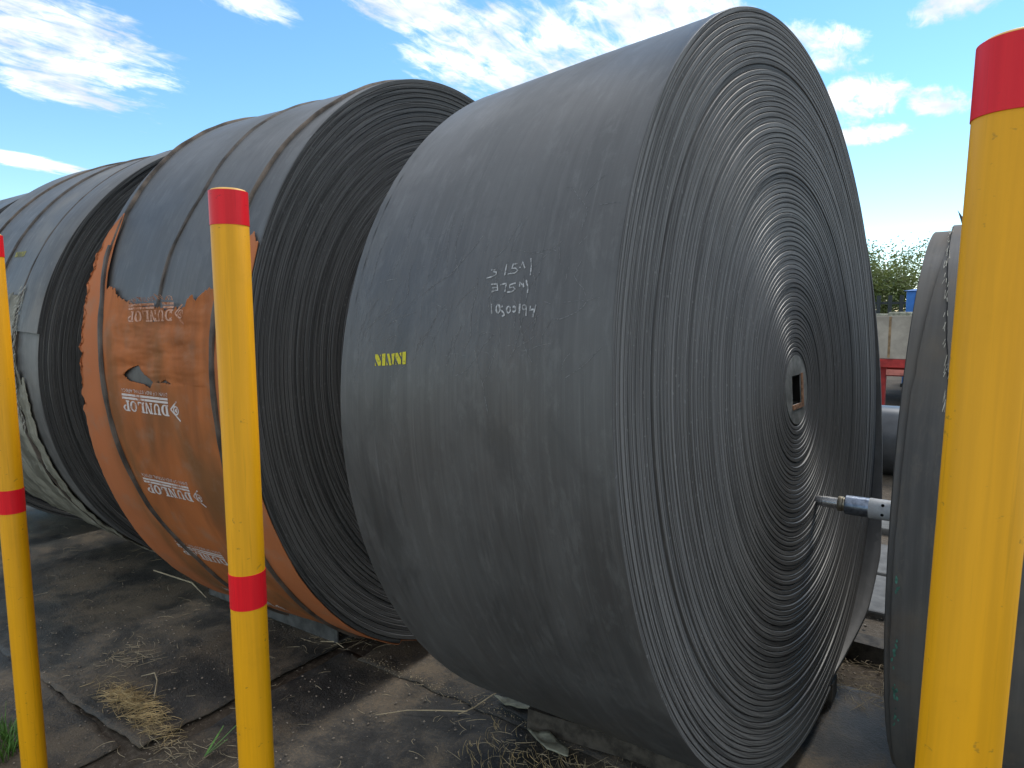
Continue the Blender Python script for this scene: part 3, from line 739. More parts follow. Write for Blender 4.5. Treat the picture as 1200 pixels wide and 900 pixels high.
def logo(phi, x_right, skew, material, drop=()):
    """u runs from the reading start at the right end to the left, v up in reading sense = down the roll"""
    V = []; F = []
    def P(u, v):
        ph = phi + math.degrees(v / roll_mid.R) + skew * u; x = x_right - u
        return roll_mid.pt(ph, x, wrap_h(x, ph, wrap_top(x)) + 0.0012)
    def poly(pts):
        k = len(V); V.extend(P(*p) for p in pts); F.append(tuple(range(k, k + len(pts))))
    cell = 0.300 / 6
    for i, ch in enumerate('DUNLOP'):
        if ch in drop: continue
        for pc in glyph(ch):
            poly([((i + 0.03 + 0.94 * p[0]) * cell, p[1] * 0.040) for p in pc])
    for v0 in (-0.0125, -0.0245):
        for k in range(10):
            if material is M['print_faded'] and k in (2, 3): continue
            poly([(k * 0.03, v0), (k * 0.03 + 0.03, v0), (k * 0.03 + 0.03, v0 + 0.008), (k * 0.03, v0 + 0.008)])
    k = len(V); V.extend(P(p[0], p[1] - 0.043) for p in ST_V); F.extend(tuple(j + k for j in f) for f in ST_F)
    # arrow device at the reading start
    def bar(a, b, w):
        d = (b[0] - a[0], b[1] - a[1]); l = math.hypot(*d); n_ = (-d[1] / l * w / 2, d[0] / l * w / 2)
        poly([(a[0] + n_[0], a[1] + n_[1]), (b[0] + n_[0], b[1] + n_[1]), (b[0] - n_[0], b[1] - n_[1]), (a[0] - n_[0], a[1] - n_[1])])
    ap = (-0.012, 0.014)
    bar(ap, (-0.052, -0.016), 0.006); bar(ap, (-0.066, 0.052), 0.006)
    for kk in range(14):
        a0, a1 = 2 * math.pi * kk / 14, 2 * math.pi * (kk + 1) / 14
        cx, cy = -0.044, 0.016
        poly([(cx + 0.017 * math.cos(a0), cy + 0.017 * math.sin(a0)), (cx + 0.017 * math.cos(a1), cy + 0.017 * math.sin(a1)), (cx + 0.0115 * math.cos(a1), cy + 0.0115 * math.sin(a1)), (cx + 0.0115 * math.cos(a0), cy + 0.0115 * math.sin(a0))])
    poly([(-0.050, 0.008), (-0.045, 0.008), (-0.045, 0.024), (-0.050, 0.024)]); poly([(-0.045, 0.010), (-0.037, 0.014), (-0.037, 0.019), (-0.045, 0.022)])
    me = mesh_py('printed_logo', V, F)
    # every print faces outwards
    bm = bmesh.new(); bm.from_mesh(me)
    for f in bm.faces:
        c = f.calc_center_median()
        if f.normal.y * c.y + f.normal.z * c.z < 0: f.normal_flip()
    bm.to_mesh(me); bm.free()
    link('printed_logo', me, material, wrap)
logo(167.6, -0.40, 0.0, M['print_faded'])
logo(182.9, -0.435, -1.0, M['print'])
logo(198.0, -0.425, -0.6, M['print'])
logo(213.2, -0.45, -0.8, M['print'])
logo(228.4, -0.45, -0.8, M['print'])

# ---- third roll with pale torn canvas
roll_far = Roll('belt_roll', (-2.9266, 0.00712, 1.32851), -0.01272, -0.03741, 1.25952, 0.02229, 1.36, 0.0190, 0.14, 250.0, 13, M['roll_c'], seg=160,
                rough=0.0022, dish=0.0, steps=((0.9, 0.005),), wob=0.004)
tag(roll_far.root, 'third belt roll, grey and dusty, with torn pale canvas below, behind the leftmost post', 'belt roll', 'big coiled conveyor belts in a row')
roll_far.core(0.14, 0.05, 0.03)
# belt end lapped over the rim, cut square across
V = []; F = []; k = 0
phs = np.linspace(88, 171.3, 70)
for ph in phs:
    for (x, h) in ((-0.232, 0.001), (-0.228, 0.014), (0.006, 0.015), (0.012, 0.012), (0.012, -0.004)): V.append(roll_far.pt(ph, x, h))
for i in range(len(phs) - 1):
    for j in range(4): F.append((i * 5 + j, i * 5 + j + 1, i * 5 + j + 6, i * 5 + j + 5))
b5 = (len(phs) - 1) * 5
F.append((b5, b5 + 1, b5 + 2, b5 + 3, b5 + 4))
roll_far.part('lapped_belt_end', mesh_py('lapped_belt_end', V, F), M['roll_c'], smooth=40)
def canvas(x0, x1, topf, material, name, h, nx=70, nph=150, end=280):
    V = np.zeros((nx, nph, 3))
    for i in range(nx):
        x = x0 + (x1 - x0) * i / (nx - 1)
        top = topf(x)
        for j in range(nph):
            t_ = (j / (nph - 1)) ** 1.4
            ph = top + (end - top) * t_
            xx = x + (0.012 * nz(ph * 0.7, 3, 3) if i in (0, nx - 1) else 0)
            d = ph - top
            V[i, j] = roll_far.pt(ph, xx, h + 0.010 * nz(x * 9, ph * 0.25, 2) + 0.006 * nz(x * 22, ph * 0.6, 5) + 0.016 * math.exp(-d / 1.5) * abs(nz(x * 20, 2, 7)) + 0.004 * abs(nz(x * 30, ph * 0.9, 2)))
    o = roll_far.part(name, mesh_np(name, V.reshape(-1, 3), grid_quads(nx, nph)), material, smooth=70)
    md = o.modifiers.new('thick', 'SOLIDIFY'); md.thickness = 0.003; md.offset = -1
    return o
canvas(-1.35, -0.262, lambda x: 163.5 + 2.2 * nz(x * 12, 1, 1) + 1.6 * nz(x * 37, 4, 1), M['tan'], 'canvas_wrapping', 0.012)
canvas(-0.215, -0.11, lambda x: 181 + 60 * (x + 0.16) + 3 * nz(x * 40, 4, 1), M['tan'], 'canvas_strip', 0.011, nx=24)
strap(roll_far, [(90, -0.235), (163, -0.24), (300, -0.236)], 0.024, 0.002, 0.014, M['strap'], 92, 270)
strap(roll_far, [(90, -0.70), (163, -0.62), (300, -0.62)], 0.020, 0.0, 0.009, M['strap'], 92, 163)
strap(roll_far, [(90, -1.04), (163, -1.04), (300, -1.04)], 0.020, 0.0, 0.009, M['strap_rust'], 92, 163)
# frayed threads where the canvas tore along the strap
V = []; F = []
for i in range(330):
    ph = random.uniform(161, 192); x = -0.235 + random.choice((-1, 1)) * random.uniform(0.012, 0.03)
    L = random.uniform(0.012, 0.05); a = random.uniform(-0.5, 0.5)
    p0 = roll_far.pt(ph, x, 0.014 + random.uniform(0, 0.006)); p1 = roll_far.pt(ph + math.degrees(L / 1.26) * 0.8, x + L * a * 0.5, 0.012 + random.uniform(0, 0.02))
    w_ = random.uniform(0.001, 0.0036); k = len(V)
    V += [(p0[0] - w_, p0[1], p0[2]), (p0[0] + w_, p0[1], p0[2]), (p1[0] + w_ * 0.5, p1[1], p1[2]), (p1[0] - w_ * 0.5, p1[1], p1[2])]; F.append((k, k + 1, k + 2, k + 3))
fr = roll_far.part('frayed_threads', mesh_py('frayed_threads', V, F), M['fray']); fr['kind'] = 'stuff'
ph0 = 170.6; x0 = -0.68
roll_far.part('stencil_mark', stencil_mesh(roll_far, [[(153.4 + (p[0] - ph0) * 1.0, -0.525 + (p[1] - x0) * 1.0) for p in pl] for pl in STENCIL], 0.0012), M['yellow_print_faded'])

# ---- roll behind, only its shoulder shows
roll_last = Roll('belt_roll', (-4.74, 0.02, 1.305), 0.0, 0.0, 1.265, 0.0, 1.1, 0.0190, 0.14, 250.0, 14, M['roll_b'], seg=120, rough=0.003, rows=12)
tag(roll_last.root, 'hindmost dark belt roll, only its shoulder showing at the left edge', 'belt roll', 'big coiled conveyor belts in a row')

# ---- small roll at the right with its shaft
roll_small = Roll('belt_roll', (1.020, 0.2923, 0.949), -0.01716, 0.0025, 0.9189, 0.0, 0.654, 0.0150, 0.24, 300.0, 15, M['roll_d'], seg=200, rough=0.004, rows=26)
tag(roll_small.root, 'smaller worn belt roll at the right, standing behind the nearest post', 'belt roll')
def overlay(name, x0f, x1, h, ph0, ph1, material):
    V = []; F = []; n_ = int((ph1 - ph0) / 1.5)
    for i in range(n_ + 1):
        ph = ph0 + (ph1 - ph0) * i / n_
        a = x0f(ph)
        for x, hh in ((a, -0.002), (a + 0.0015, h * 0.85), (a + 0.004, h), (x1, h), (x1 + 0.002, -0.002)): V.append(roll_small.pt(ph, x, hh))
    for i in range(n_):
        for j in range(4): F.append((i * 5 + j, i * 5 + j + 1, i * 5 + j + 6, i * 5 + j + 5))
    return roll_small.part(name, mesh_py(name, V, F), material, smooth=40)
XL = -0.654
overlay('outer_wrap', lambda p: XL + float(interp([(90, 0.075), (122, 0.050), (136, 0.036), (154, 0.020), (180, 0.014), (260, 0.014)], p)) + 0.003 * nz(p * 0.3, 1, 1), -0.01, 0.012, 85, 285, M['roll_d'])
overlay('top_wrap', lambda p: XL + float(interp([(90, 0.045), (122, 0.062), (142, 0.086), (154, 0.104), (170, 0.13), (260, 0.16)], p)) + 0.004 * nz(p * 0.8, 5, 1), -0.02, 0.018, 85, 285, M['roll_d'])
V = []; F = []
for i in range(60):
    ph = random.uniform(100, 172); x = XL + float(interp([(90, 0.045), (122, 0.062), (142, 0.086), (154, 0.104), (170, 0.13), (260, 0.16)], ph)) + random.uniform(-0.004, 0.006)
    L = random.uniform(0.01, 0.04); k = len(V); w_ = random.uniform(0.0003, 0.0009)
    p0 = roll_small.pt(ph, x, 0.0195); p1 = roll_small.pt(ph + math.degrees(L), x + random.uniform(-0.005, 0.003), 0.0195)
    V += [(p0[0] - w_, *p0[1:]), (p0[0] + w_, *p0[1:]), (p1[0] + w_, *p1[1:]), (p1[0] - w_, *p1[1:])]; F.append((k, k + 1, k + 2, k + 3))
fz = roll_small.part('frayed_threads', mesh_py('frayed_threads', V, F), M['fray']); fz['kind'] = 'stuff'
# torn tip standing up on the crown
tipv = []
for s_ in (0.0, 0.006):
    tipv += [Vector((-0.575, 0.0 + s_, 0.905)), Vector((-0.545, 0.01 + s_, 0.905)), Vector((-0.600, -0.01 + s_, 0.990))]
roll_small.part('torn_tip', mesh_py('torn_tip', tipv, [(0, 1, 2), (5, 4, 3), (0, 3, 4, 1), (1, 4, 5, 2), (2, 5, 3, 0)]), M['roll_d'])
# green paint dabs down the rim
for ph_c, n_ in ((182.5, 7), (192.5, 9), (201.5, 12), (209.0, 8)):
    V = []; F = []
    for i in range(n_):
        p, x = ph_c + random.gauss(0, 1.3), XL + 0.022 + random.gauss(0, 0.0035) + 0.006
        k = len(V); m_ = 6; rr = random.uniform(0.002, 0.006)
        V += [roll_small.pt(p + math.degrees(rr * 1.6 * math.sin(q)), x + rr * 0.6 * math.cos(q), 0.0132) for q in [2 * math.pi * w_ / m_ + random.random() * 0.5 for w_ in range(m_)]]
        F.append(tuple(range(k, k + m_)))
    sp_ = roll_small.part('paint_smear', mesh_py('paint_smear', V, F), M['green_paint']); sp_['kind'] = 'stuff'
# steel shaft through the bore
inv = roll_small.root.matrix_basis.inverted()
SH = 0.012
c0 = inv @ Vector((0.37, 0.18, 0.885))
sh = MB().lathe([(0.0, XL - SH - 0.221), (0.033, XL - SH - 0.221), (0.0355, XL - SH - 0.218), (0.0355, XL + 0.30), (0.0, XL + 0.30)], 40, 'x', (0, c0.y, c0.z), cap=False).build('shaft', M['steel_dull'], roll_small.root, smooth=35)
MB().lathe([(0.0, XL - SH - 0.343), (0.0165, XL - SH - 0.343), (0.0185, XL - SH - 0.340), (0.019, XL - SH - 0.300), (0.0205, XL - SH - 0.298), (0.021, XL - SH - 0.238), (0.0, XL - SH - 0.238)], 32, 'x', (0, c0.y, c0.z), cap=False).build('shaft_pin', M['steel'], sh, smooth=35)
MB().lathe([(0.0, XL - SH - 0.246), (0.026, XL - SH - 0.246), (0.0275, XL - SH - 0.243), (0.0275, XL - SH - 0.230), (0.025, XL - SH - 0.227), (0.025, XL - SH - 0.219), (0.0, XL - SH - 0.219)], 32, 'x', (0, c0.y, c0.z), cap=False).build('shaft_collar', M['brass'], sh, smooth=35)
MB().lathe([(0.0356, XL - SH - 0.142), (0.0368, XL - SH - 0.140), (0.0368, XL - SH - 0.062), (0.0356, XL - SH - 0.060)], 40, 'x', (0, c0.y, c0.z), cap=False).build('shaft_sleeve', M['galv'], sh, smooth=35)
for a in (196, 142):
    o = MB().lathe([(0.0, -0.001), (0.0055, -0.001), (0.0055, 0.0012), (0.0, 0.0012)], 12, 'z').build('bolt_hole', M['dark'], sh)  # black disc paints the shade of a hole, no bore is cut
    o.location = (XL - SH - 0.096, c0.y + 0.0368 * math.cos(RAD(a)), c0.z + 0.0368 * math.sin(RAD(a)))
    o.rotation_euler = Vector((0, math.cos(RAD(a)), math.sin(RAD(a)))).to_track_quat('Z', 'Y').to_euler()

# ------------------------------------------------------------------ beams that chock the rolls
def beam(x0, x1, y0, y1, z0, z1, label, material, name='chock_beam', hollow=False, rot=0.0):
    root = empty(name, ((x0 + x1) / 2, (y0 + y1) / 2, z0), (0, 0, rot))
    lx, ly, h = (x1 - x0) / 2, (y1 - y0) / 2, z1 - z0
    if hollow:
        b = MB(); w = 0.010
        b.box(-lx, lx, -ly, -ly + w, 0, h); b.box(-lx, lx, ly - w, ly, 0, h); b.box(-lx, lx, -ly + w, ly - w, 0, w); b.box(-lx, lx, -ly + w, ly - w, h - w, h)
        b.build('beam_body', material, root, bevel=0.002)
        MB().box(-lx + 0.05, lx - 0.05, -ly + w, ly - w, w, h - w).build('beam_shade_block', M['dark'], root)  # black block paints the shade inside the hollow beam
    else:
        # solid baulk with slightly uneven faces
        n_ = 14; V = []; F = []
        for i in range(n_ + 1):
            x = -lx + 2 * lx * i / n_
            for (y, z) in ((-ly, 0), (-ly, h * 0.5), (-ly + 0.006, h), (ly - 0.006, h), (ly, h * 0.5), (ly, 0)):
                V.append((x, y + 0.004 * nz(x * 5, y * 30, z * 20), z + (0.004 * nz(x * 6, z * 9, 3) if z > 0 else 0)))
        for i in range(n_):
            for j in range(6): F.append((i * 6 + j, (i + 1) * 6 + j, (i + 1) * 6 + (j + 1) % 6, i * 6 + (j + 1) % 6))
        F.append(tuple(range(6))); F.append(tuple(n_ * 6 + j for j in reversed(range(6))))
        link('beam_body', mesh_py('beam_body', V, F), material, root, smooth=30)
    tag(root, label, 'beam')
    return root
beam(-2.98, -1.93, -0.51, -0.385, 0.026, 0.116, 'dark grey box beam chocked under the front of the orange-wrapped roll', M['beam'], hollow=True, rot=0.03)
beam(-0.83, 0.17, -0.455, -0.345, 0.026, 0.100, 'dark baulk wedged under the front of the nearest big roll', M['timber'], rot=0.13)
beam(-0.86, 0.10, 0.29, 0.40, 0.026, 0.112, 'dark baulk wedged under the far side of the nearest big roll', M['timber'])
beam(-2.60, -1.50, 0.34, 0.45, 0.026, 0.100, 'grey beam under the far side of the second roll', M['beam'])
beam(-0.30, 1.60, 0.80, 0.92, 0.0, 0.085, 'dark timber lying across the gap behind the nearest roll', M['timber'], name='timber', rot=0.02)
# packing scraps at the end of the baulk
def scrap(pts, z, label, material, name, bend=0.02, thick=0.005):
    c = Vector((sum(p[0] for p in pts) / len(pts), sum(p[1] for p in pts) / len(pts), 0))
    bm = bmesh.new(); vs = [bm.verts.new((p[0] - c.x, p[1] - c.y, 0)) for p in pts]; bm.faces.new(vs)
    bmesh.ops.triangulate(bm, faces=bm.faces[:]); bmesh.ops.subdivide_edges(bm, edges=bm.edges[:], cuts=5, use_grid_fill=True)
    for v in bm.verts: v.co.z = bend * abs(nz(v.co.x * 9 + c.x, v.co.y * 9, 1)) + bend * max(0, v.co.y * 6)
    bmesh.ops.recalc_face_normals(bm, faces=bm.faces[:])
    me = bpy.data.meshes.new(name); bm.to_mesh(me); bm.free()
    o = link(name, me, material, None, (c.x, c.y, z), smooth=50)
    md = o.modifiers.new('thick', 'SOLIDIFY'); md.thickness = thick; md.offset = 1
    tag(o, label, 'scrap'); return o
scrap([(-0.80, -0.545), (-0.68, -0.60), (-0.60, -0.585), (-0.615, -0.555), (-0.72, -0.52)], 0.034, 'pale greenish torn scrap lying in straw in front of the baulk', M['scrap'], 'torn_scrap')
scrap([(-1.02, -0.46), (-0.90, -0.47), (-0.78, -0.40), (-0.80, -0.34), (-0.94, -0.39)], 0.045, 'bent pale strip squeezed under the nearest roll beside the baulk', M['scrap'], 'torn_scrap', bend=0.03)
scrap([(-0.99, -0.47), (-0.84, -0.50), (-0.74, -0.45), (-0.80, -0.39), (-0.95, -0.42)], 0.036, 'dark rubber offcut under the bent pale strip', M['sheet'], 'rubber_offcut', bend=0.02)

# paving beyond the gap
for i, (x0, x1, y0, y1) in enumerate(((-1.1, 1.1, 1.30, 1.86), (-1.1, 1.1, 1.885, 2.45), (-1.15, 1.05, 2.8, 3.5))):
    b = MB().box(x0, x1, y0, y1, -0.05, 0.045 + 0.006 * i)
    o = b.build('paving_slab', M['concrete'], bevel=0.012)
    tag(o, ('grey concrete slab nearest behind the gap between the rolls', 'second grey concrete slab behind the gap between the rolls', 'farthest concrete slab seen through the gap')[i], 'slab', 'slabs behind the rolls')

# ------------------------------------------------------------------ posts
def post(x, y, label, z_top, band, lean=(0, 0)):
    root = empty('marker_post', (x, y, 0.0), (lean[0], lean[1], 0))
    r = 0.037
    MB().lathe([(r, -0.12), (r, z_top - 0.008), (r - 0.002, z_top - 0.004)], 64, 'z', cap=False).build('post_tube', M['post_yellow'], root, smooth=30)
    MB().lathe([(0.0, z_top), (r - 0.009, z_top), (r - 0.004, z_top - 0.0015), (r - 0.0012, z_top - 0.0045), (r - 0.0012, z_top - 0.02)], 64, 'z', cap=False).build('post_cap', M['post_cap'], root, smooth=50)
    for z0, z1 in ((z_top - 0.0725, z_top - 0.005), band):
        MB().lathe([(r - 0.001, z0 - 0.0004), (r + 0.0009, z0), (r + 0.0009, z1), (r - 0.001, z1 + 0.0004)], 64, 'z', cap=False).build('red_band', M['post_red'], root, smooth=30)
    tag(root, label, 'post', 'yellow posts with red bands')
    return root
post(0.5323 - 0.028, -1.697 - 0.020, 'nearest thick yellow post with a red top, at the right edge', 1.852, (0.975, 1.05), lean=(-0.013, 0.019))
post(-0.748, -1.697, 'middle yellow post with red bands in front of the orange wrapping', 1.850, (0.974, 1.050))
post(-2.071, -1.697, 'leftmost yellow post with red bands, cut by the left edge', 1.856, (0.954, 1.032))

# ------------------------------------------------------------------ litter on the ground
def top_z(x, y):
    return gh(x, y) + 0.013
def straw_mesh(items):
    V = []; F = []
    for (x, y, z, L, a, bow, w, pitch) in items:
        k = len(V); n_ = 4
        for i in range(n_ + 1):
            t_ = i / n_ - 0.5
            px = x + L * t_ * math.cos(a) - bow * (0.25 - t_ * t_) * 4 * math.sin(a)
            py = y + L * t_ * math.sin(a) + bow * (0.25 - t_ * t_) * 4 * math.cos(a)
            pz = z + pitch * L * t_ + 0.3 * abs(bow) * (0.25 - t_ * t_) * 4
            ww = w * (1 - 0.6 * abs(t_))
            V += [(px - math.sin(a) * ww, py + math.cos(a) * ww, pz), (px + math.sin(a) * ww, py - math.cos(a) * ww, pz), (px, py, pz + ww * 1.4)]
        for i in range(n_):
            q = k + i * 3
            for j in range(3): F.append((q + j, q + (j + 1) % 3, q + 3 + (j + 1) % 3, q + 3 + j))
    return mesh_np('straw', np.array(V), np.array(F))
items = []
def scatter(n_, cx, cy, sx, sy, rot, zt=0.0, lmin=0.02, lmax=0.09):
    for _ in range(n_):
        u_, v_ = random.gauss(0, sx), random.gauss(0, sy)
        x = cx + u_ * math.cos(rot) - v_ * math.sin(rot); y = cy + u_ * math.sin(rot) + v_ * math.cos(rot)
        L = random.uniform(lmin, lmax)
        items.append((x, y, top_z(x, y) + random.uniform(0.003, 0.008) + zt * random.random() * math.exp(-(u_ / sx) ** 2 / 2 - (v_ / sy) ** 2 / 2), L, random.uniform(0, math.pi), random.gauss(0, 0.10) * L, random.uniform(0.0005, 0.0013), random.gauss(0, 0.08)))
scatter(70, -2.0, -0.9, 0.9, 0.35, 0.0, 0.0, 0.015, 0.06); scatter(70, -3.4, -0.6, 1.2, 0.25, 0.0); scatter(40, -1.0, -0.75, 0.5, 0.28, 0.0, 0.0, 0.015, 0.05)
scatter(40, -2.62, -1.10, 0.12, 0.07, -0.5, 0.012); scatter(40, -2.66, -1.16, 0.07, 0.05, 0.2, 0.012)
scatter(70, -1.75, -1.33, 0.10, 0.05, 0.3, 0.01); scatter(110, -0.62, -0.62, 0.22, 0.06, 0.1, 0.012)
scatter(150, 0.12, 0.48, 0.18, 0.07, 0.0, 0.015); scatter(120, 0.14, 0.70, 0.25, 0.05, 0.0, 0.012); scatter(120, -2.0, -0.42, 0.12, 0.10, 0.0, 0.01)
scatter(90, -3.7, 0.0, 0.4, 0.25, 0.0, 0.01, 0.03, 0.14)
st = link('scattered_straw', straw_mesh(items), M['straw_pale']); tag(st, 'loose bleached straw blown over the rubber sheets', 'straw', kind='stuff')
items = []
scatter(360, -2.22, -1.295, 0.12, 0.028, 0.0, 0.030, 0.03, 0.12)
scatter(120, -2.02, -1.32, 0.07, 0.024, -0.1, 0.02, 0.03, 0.10)
hp = link('straw_heap', straw_mesh(items), M['straw']); tag(hp, 'small heap of golden straw on the sheet between the left two posts', 'straw', kind='stuff')
# ribbed straw and dirt crust
items = []
for i in range(150):
    x = random.uniform(-0.95, -0.35); y = random.uniform(-0.80, -0.54)
    items.append((x, y, top_z(x, y) + random.uniform(0.0, 0.008), random.uniform(0.03, 0.10), random.gauss(2.3, 0.25), 0.004, random.uniform(0.0007, 0.0014), 0.02))
st2 = link('straw_crust', straw_mesh(items), M['straw']); tag(st2, 'brown straw litter matted on the ground in front of the nearest roll', 'straw', kind='stuff')

def rocks(n_, name, label, fx, rmin, rmax, material):
    V = []; F = []
    base = [(1, 0, 0), (-1, 0, 0), (0, 1, 0), (0, -1, 0), (0, 0, 1), (0, 0, -1)]
    fs = [(0, 2, 4), (2, 1, 4), (1, 3, 4), (3, 0, 4), (2, 0, 5), (1, 2, 5), (3, 1, 5), (0, 3, 5)]
    for _ in range(n_):
        x, y = fx(); r = rmin + (rmax - rmin) * random.random() ** 3; k = len(V)
        a = random.random() * 6
        for b_ in base:
            q = [b_[0] * random.uniform(0.6, 1.3) * r, b_[1] * random.uniform(0.6, 1.3) * r, b_[2] * random.uniform(0.4, 0.8) * r]
            V.append((x + q[0] * math.cos(a) - q[1] * math.sin(a), y + q[0] * math.sin(a) + q[1] * math.cos(a), top_z(x, y) + q[2] + r * 0.2))
        F += [tuple(j + k for j in f) for f in fs]
    o = link(name, mesh_np(name, np.array(V), np.array(F)), material); tag(o, label, 'grit', kind='stuff')
rocks(3800, 'grit', 'fine grit and crumbs of soil strewn over the sheets', lambda: (random.gauss(-1.9, 1.2), random.uniform(-1.9, -0.25)), 0.0010, 0.0065, M['stone'])
rocks(900, 'gravel', 'brown gravel behind the gap between the rolls', lambda: (random.uniform(-0.6, 0.9), random.uniform(0.52, 1.3)), 0.002, 0.011, M['stone'])
rocks(900, 'white_crumbs', 'pale crumbs along the frayed edge of the sheet under the nearest roll', lambda: (lambda x: (x, -0.49 + 0.04 * (x + 1.3) + random.gauss(0, 0.02)))(random.uniform(-1.75, -0.6)), 0.0008, 0.004, M['straw_pale'])

# frayed front edge of the sheet under the nearest roll
V = []
def twig(pts, rad, name, label):
    P = [(p[0], p[1], top_z(p[0], p[1]) + p[2]) for p in pts]
    c = Vector(P[0]); b = MB().tube([Vector(p) - c for p in P], rad, 6)
    o = b.build(name, M['straw_pale'], None, c, smooth=60); tag(o, label, 'twig'); return o
# forked dry twig
r_ = empty('dry_twig', (-1.02, -0.44, top_z(-1.02, -0.44)))
def tw(pts, rad, nm):
    MB().tube([(p[0] + 1.02, p[1] + 0.44, p[2]) for p in pts], rad, 6).build(nm, M['straw_pale'], r_, smooth=60)
tw([(-0.975, -0.27, 0.010), (-1.03, -0.36, 0.02), (-1.045, -0.44, 0.024), (-1.06, -0.54, 0.016), (-1.09, -0.60, 0.008)], [0.0018, 0.0022, 0.0026, 0.0026, 0.0018], 'twig_stem')
tw([(-1.07, -0.57, 0.012), (-1.17, -0.64, 0.016), (-1.27, -0.70, 0.012), (-1.36, -0.79, 0.006)], [0.0024, 0.0022, 0.0018, 0.001], 'twig_branch')
tag(r_, 'thin forked dry twig on the sheet in front of the nearest roll', 'twig')
twig([(-2.02, -0.52, 0.004), (-1.95, -0.49, 0.012), (-1.88, -0.50, 0.006)], [0.003, 0.004, 0.002], 'dry_twig', 'short pale stick below the end of the grey box beam')
twig([(-3.6, -0.52, 0.006), (-3.2, -0.50, 0.014), (-2.95, -0.56, 0.008)], [0.004, 0.005, 0.002], 'dry_twig', 'longer pale stick on the sheet left of the orange wrapping')
twig([(-2.42, -1.17, 0.004), (-2.32, -1.16, 0.045), (-2.24, -1.19, 0.05), (-2.17, -1.24, 0.02)], [0.002, 0.0025, 0.003, 0.002], 'dry_twig', 'arched pale stalk above the straw heap')

# grass
def grass(cx, cy, n_, h, spread, label):
    V = []; F = []
    for _ in range(n_):
        a = random.random() * 2 * math.pi; r = spread * math.sqrt(random.random()); x, y = r * math.cos(a), r * math.sin(a)
        L = h * random.uniform(0.5, 1.1); b = random.uniform(0, 2 * math.pi); lean = random.uniform(0.1, 0.8); w = random.uniform(0.002, 0.0045); k = len(V)
        for i in range(5):
            t_ = i / 4; d = lean * L * t_ * t_
            px, py, pz = x + d * math.cos(b), y + d * math.sin(b), L * t_ * (1 - 0.25 * lean * t_)
            ww = w * (1 - t_ * 0.92)
            V += [(px - ww * math.sin(b), py + ww * math.cos(b), pz), (px + ww * math.sin(b), py - ww * math.cos(b), pz)]
        for i in range(4): F.append((k + 2 * i, k + 2 * i + 1, k + 2 * i + 3, k + 2 * i + 2))
    o = link('grass_tuft', mesh_py('grass_tuft', V, F), M['grass'], None, (cx, cy, gh(cx, cy)), smooth=60)
    tag(o, label, 'grass', kind='stuff'); return o
grass(-2.40, -1.80, 420, 0.11, 0.17, 'green grass tuft in the bottom left corner')
grass(-2.9, -2.2, 300, 0.12, 0.25, 'green grass left of the leftmost post')
# broad blade by the middle post
V = []; F = []
for bi, (L, b, w, ln) in enumerate(((0.17, 0.55, 0.0065, 0.75), (0.13, 0.2, 0.004, 0.9), (0.10, 1.6, 0.003, 0.8))):
    k = len(V)
    for i in range(8):
        t_ = i / 7; d = ln * L * t_; ww = w * math.sin(math.pi * min(1, 0.25 + t_ * 0.75)) + 0.0006
        V += [(d * math.cos(b) - ww * math.sin(b), d * math.sin(b) + ww * math.cos(b), L * t_ * 0.75), (d * math.cos(b) + ww * math.sin(b), d * math.sin(b) - ww * math.cos(b), L * t_ * 0.75 - 0.003)]
    for i in range(7): F.append((k + 2 * i, k + 2 * i + 1, k + 2 * i + 3, k + 2 * i + 2))
o = link('grass_sprig', mesh_py('grass_sprig', V, F), M['grass'], None, (-1.68, -1.31, top_z(-1.68, -1.31)), smooth=60)
tag(o, 'single green grass sprig at the foot of the middle post', 'grass')

# ------------------------------------------------------------------ background seen through the gap
# poly pipe
pr = empty('black_pipe', (-1.2, 4.9, 0.0))
MB().lathe([(0.0, -0.2), (0.27, -0.2), (0.27, 0.0), (0.33, 0.0), (0.335, 0.004), (0.335, 2.6), (0.33, 2.604), (0.27, 2.604)], 48, 'x', (0, 0, 0.335), cap=False).build('pipe_wall', M['pipe'], pr, smooth=35)
tag(pr, 'thick black pipe lying on the ground behind the gap, shiny on top', 'pipe')
# red trailer with beige side panel
tr = empty('flatbed_trailer', (-3.0, 10.0, 0.0))
sp = MB().box(-3.2, 3.4, 0.0, 0.06, 0.80, 1.50).build('side_panel', M['panel'], tr, bevel=0.008)
MB().box(2.20, 2.235, -0.006, 0.0, 0.82, 1.49).build('rust_run', M['panel_stain'], sp)
for x in (-3.1, -1.3, 0.5, 1.9, 3.3): MB().box(x - 0.03, x + 0.03, -0.03, -0.006, 0.79, 1.52).build('panel_stake', M['panel'], sp)
MB().box(-3.2, 3.4, 0.06, 2.4, 0.80, 0.88).build('deck', M['timber'], tr)
MB().box(-3.2, 3.4, 2.40, 2.46, 0.80, 1.50).build('side_panel', M['panel'], tr)
MB().box(-3.2, 3.4, -0.02, 0.10, 0.66, 0.795).build('side_rail', M['red_steel'], tr, bevel=0.006)
MB().box(-3.2, 3.4, 2.36, 2.48, 0.66, 0.795).build('side_rail', M['red_steel'], tr, bevel=0.006)
MB().box(-3.2, 3.4, 0.8, 0.9, 0.45, 0.66).build('chassis_beam', M['red_steel'], tr)
MB().box(-3.2, 3.4, 1.6, 1.7, 0.45, 0.66).build('chassis_beam', M['red_steel'], tr)
for x in (2.02, 2.9, 0.2, -2.2): MB().box(x, x + 0.16, 0.10, 0.24, 0.0, 0.66).build('landing_leg', M['red_steel'], tr)
MB().box(2.2, 2.55, -0.05, -0.02, 0.54, 0.63).build('marker_board', M['pink_steel'], tr)
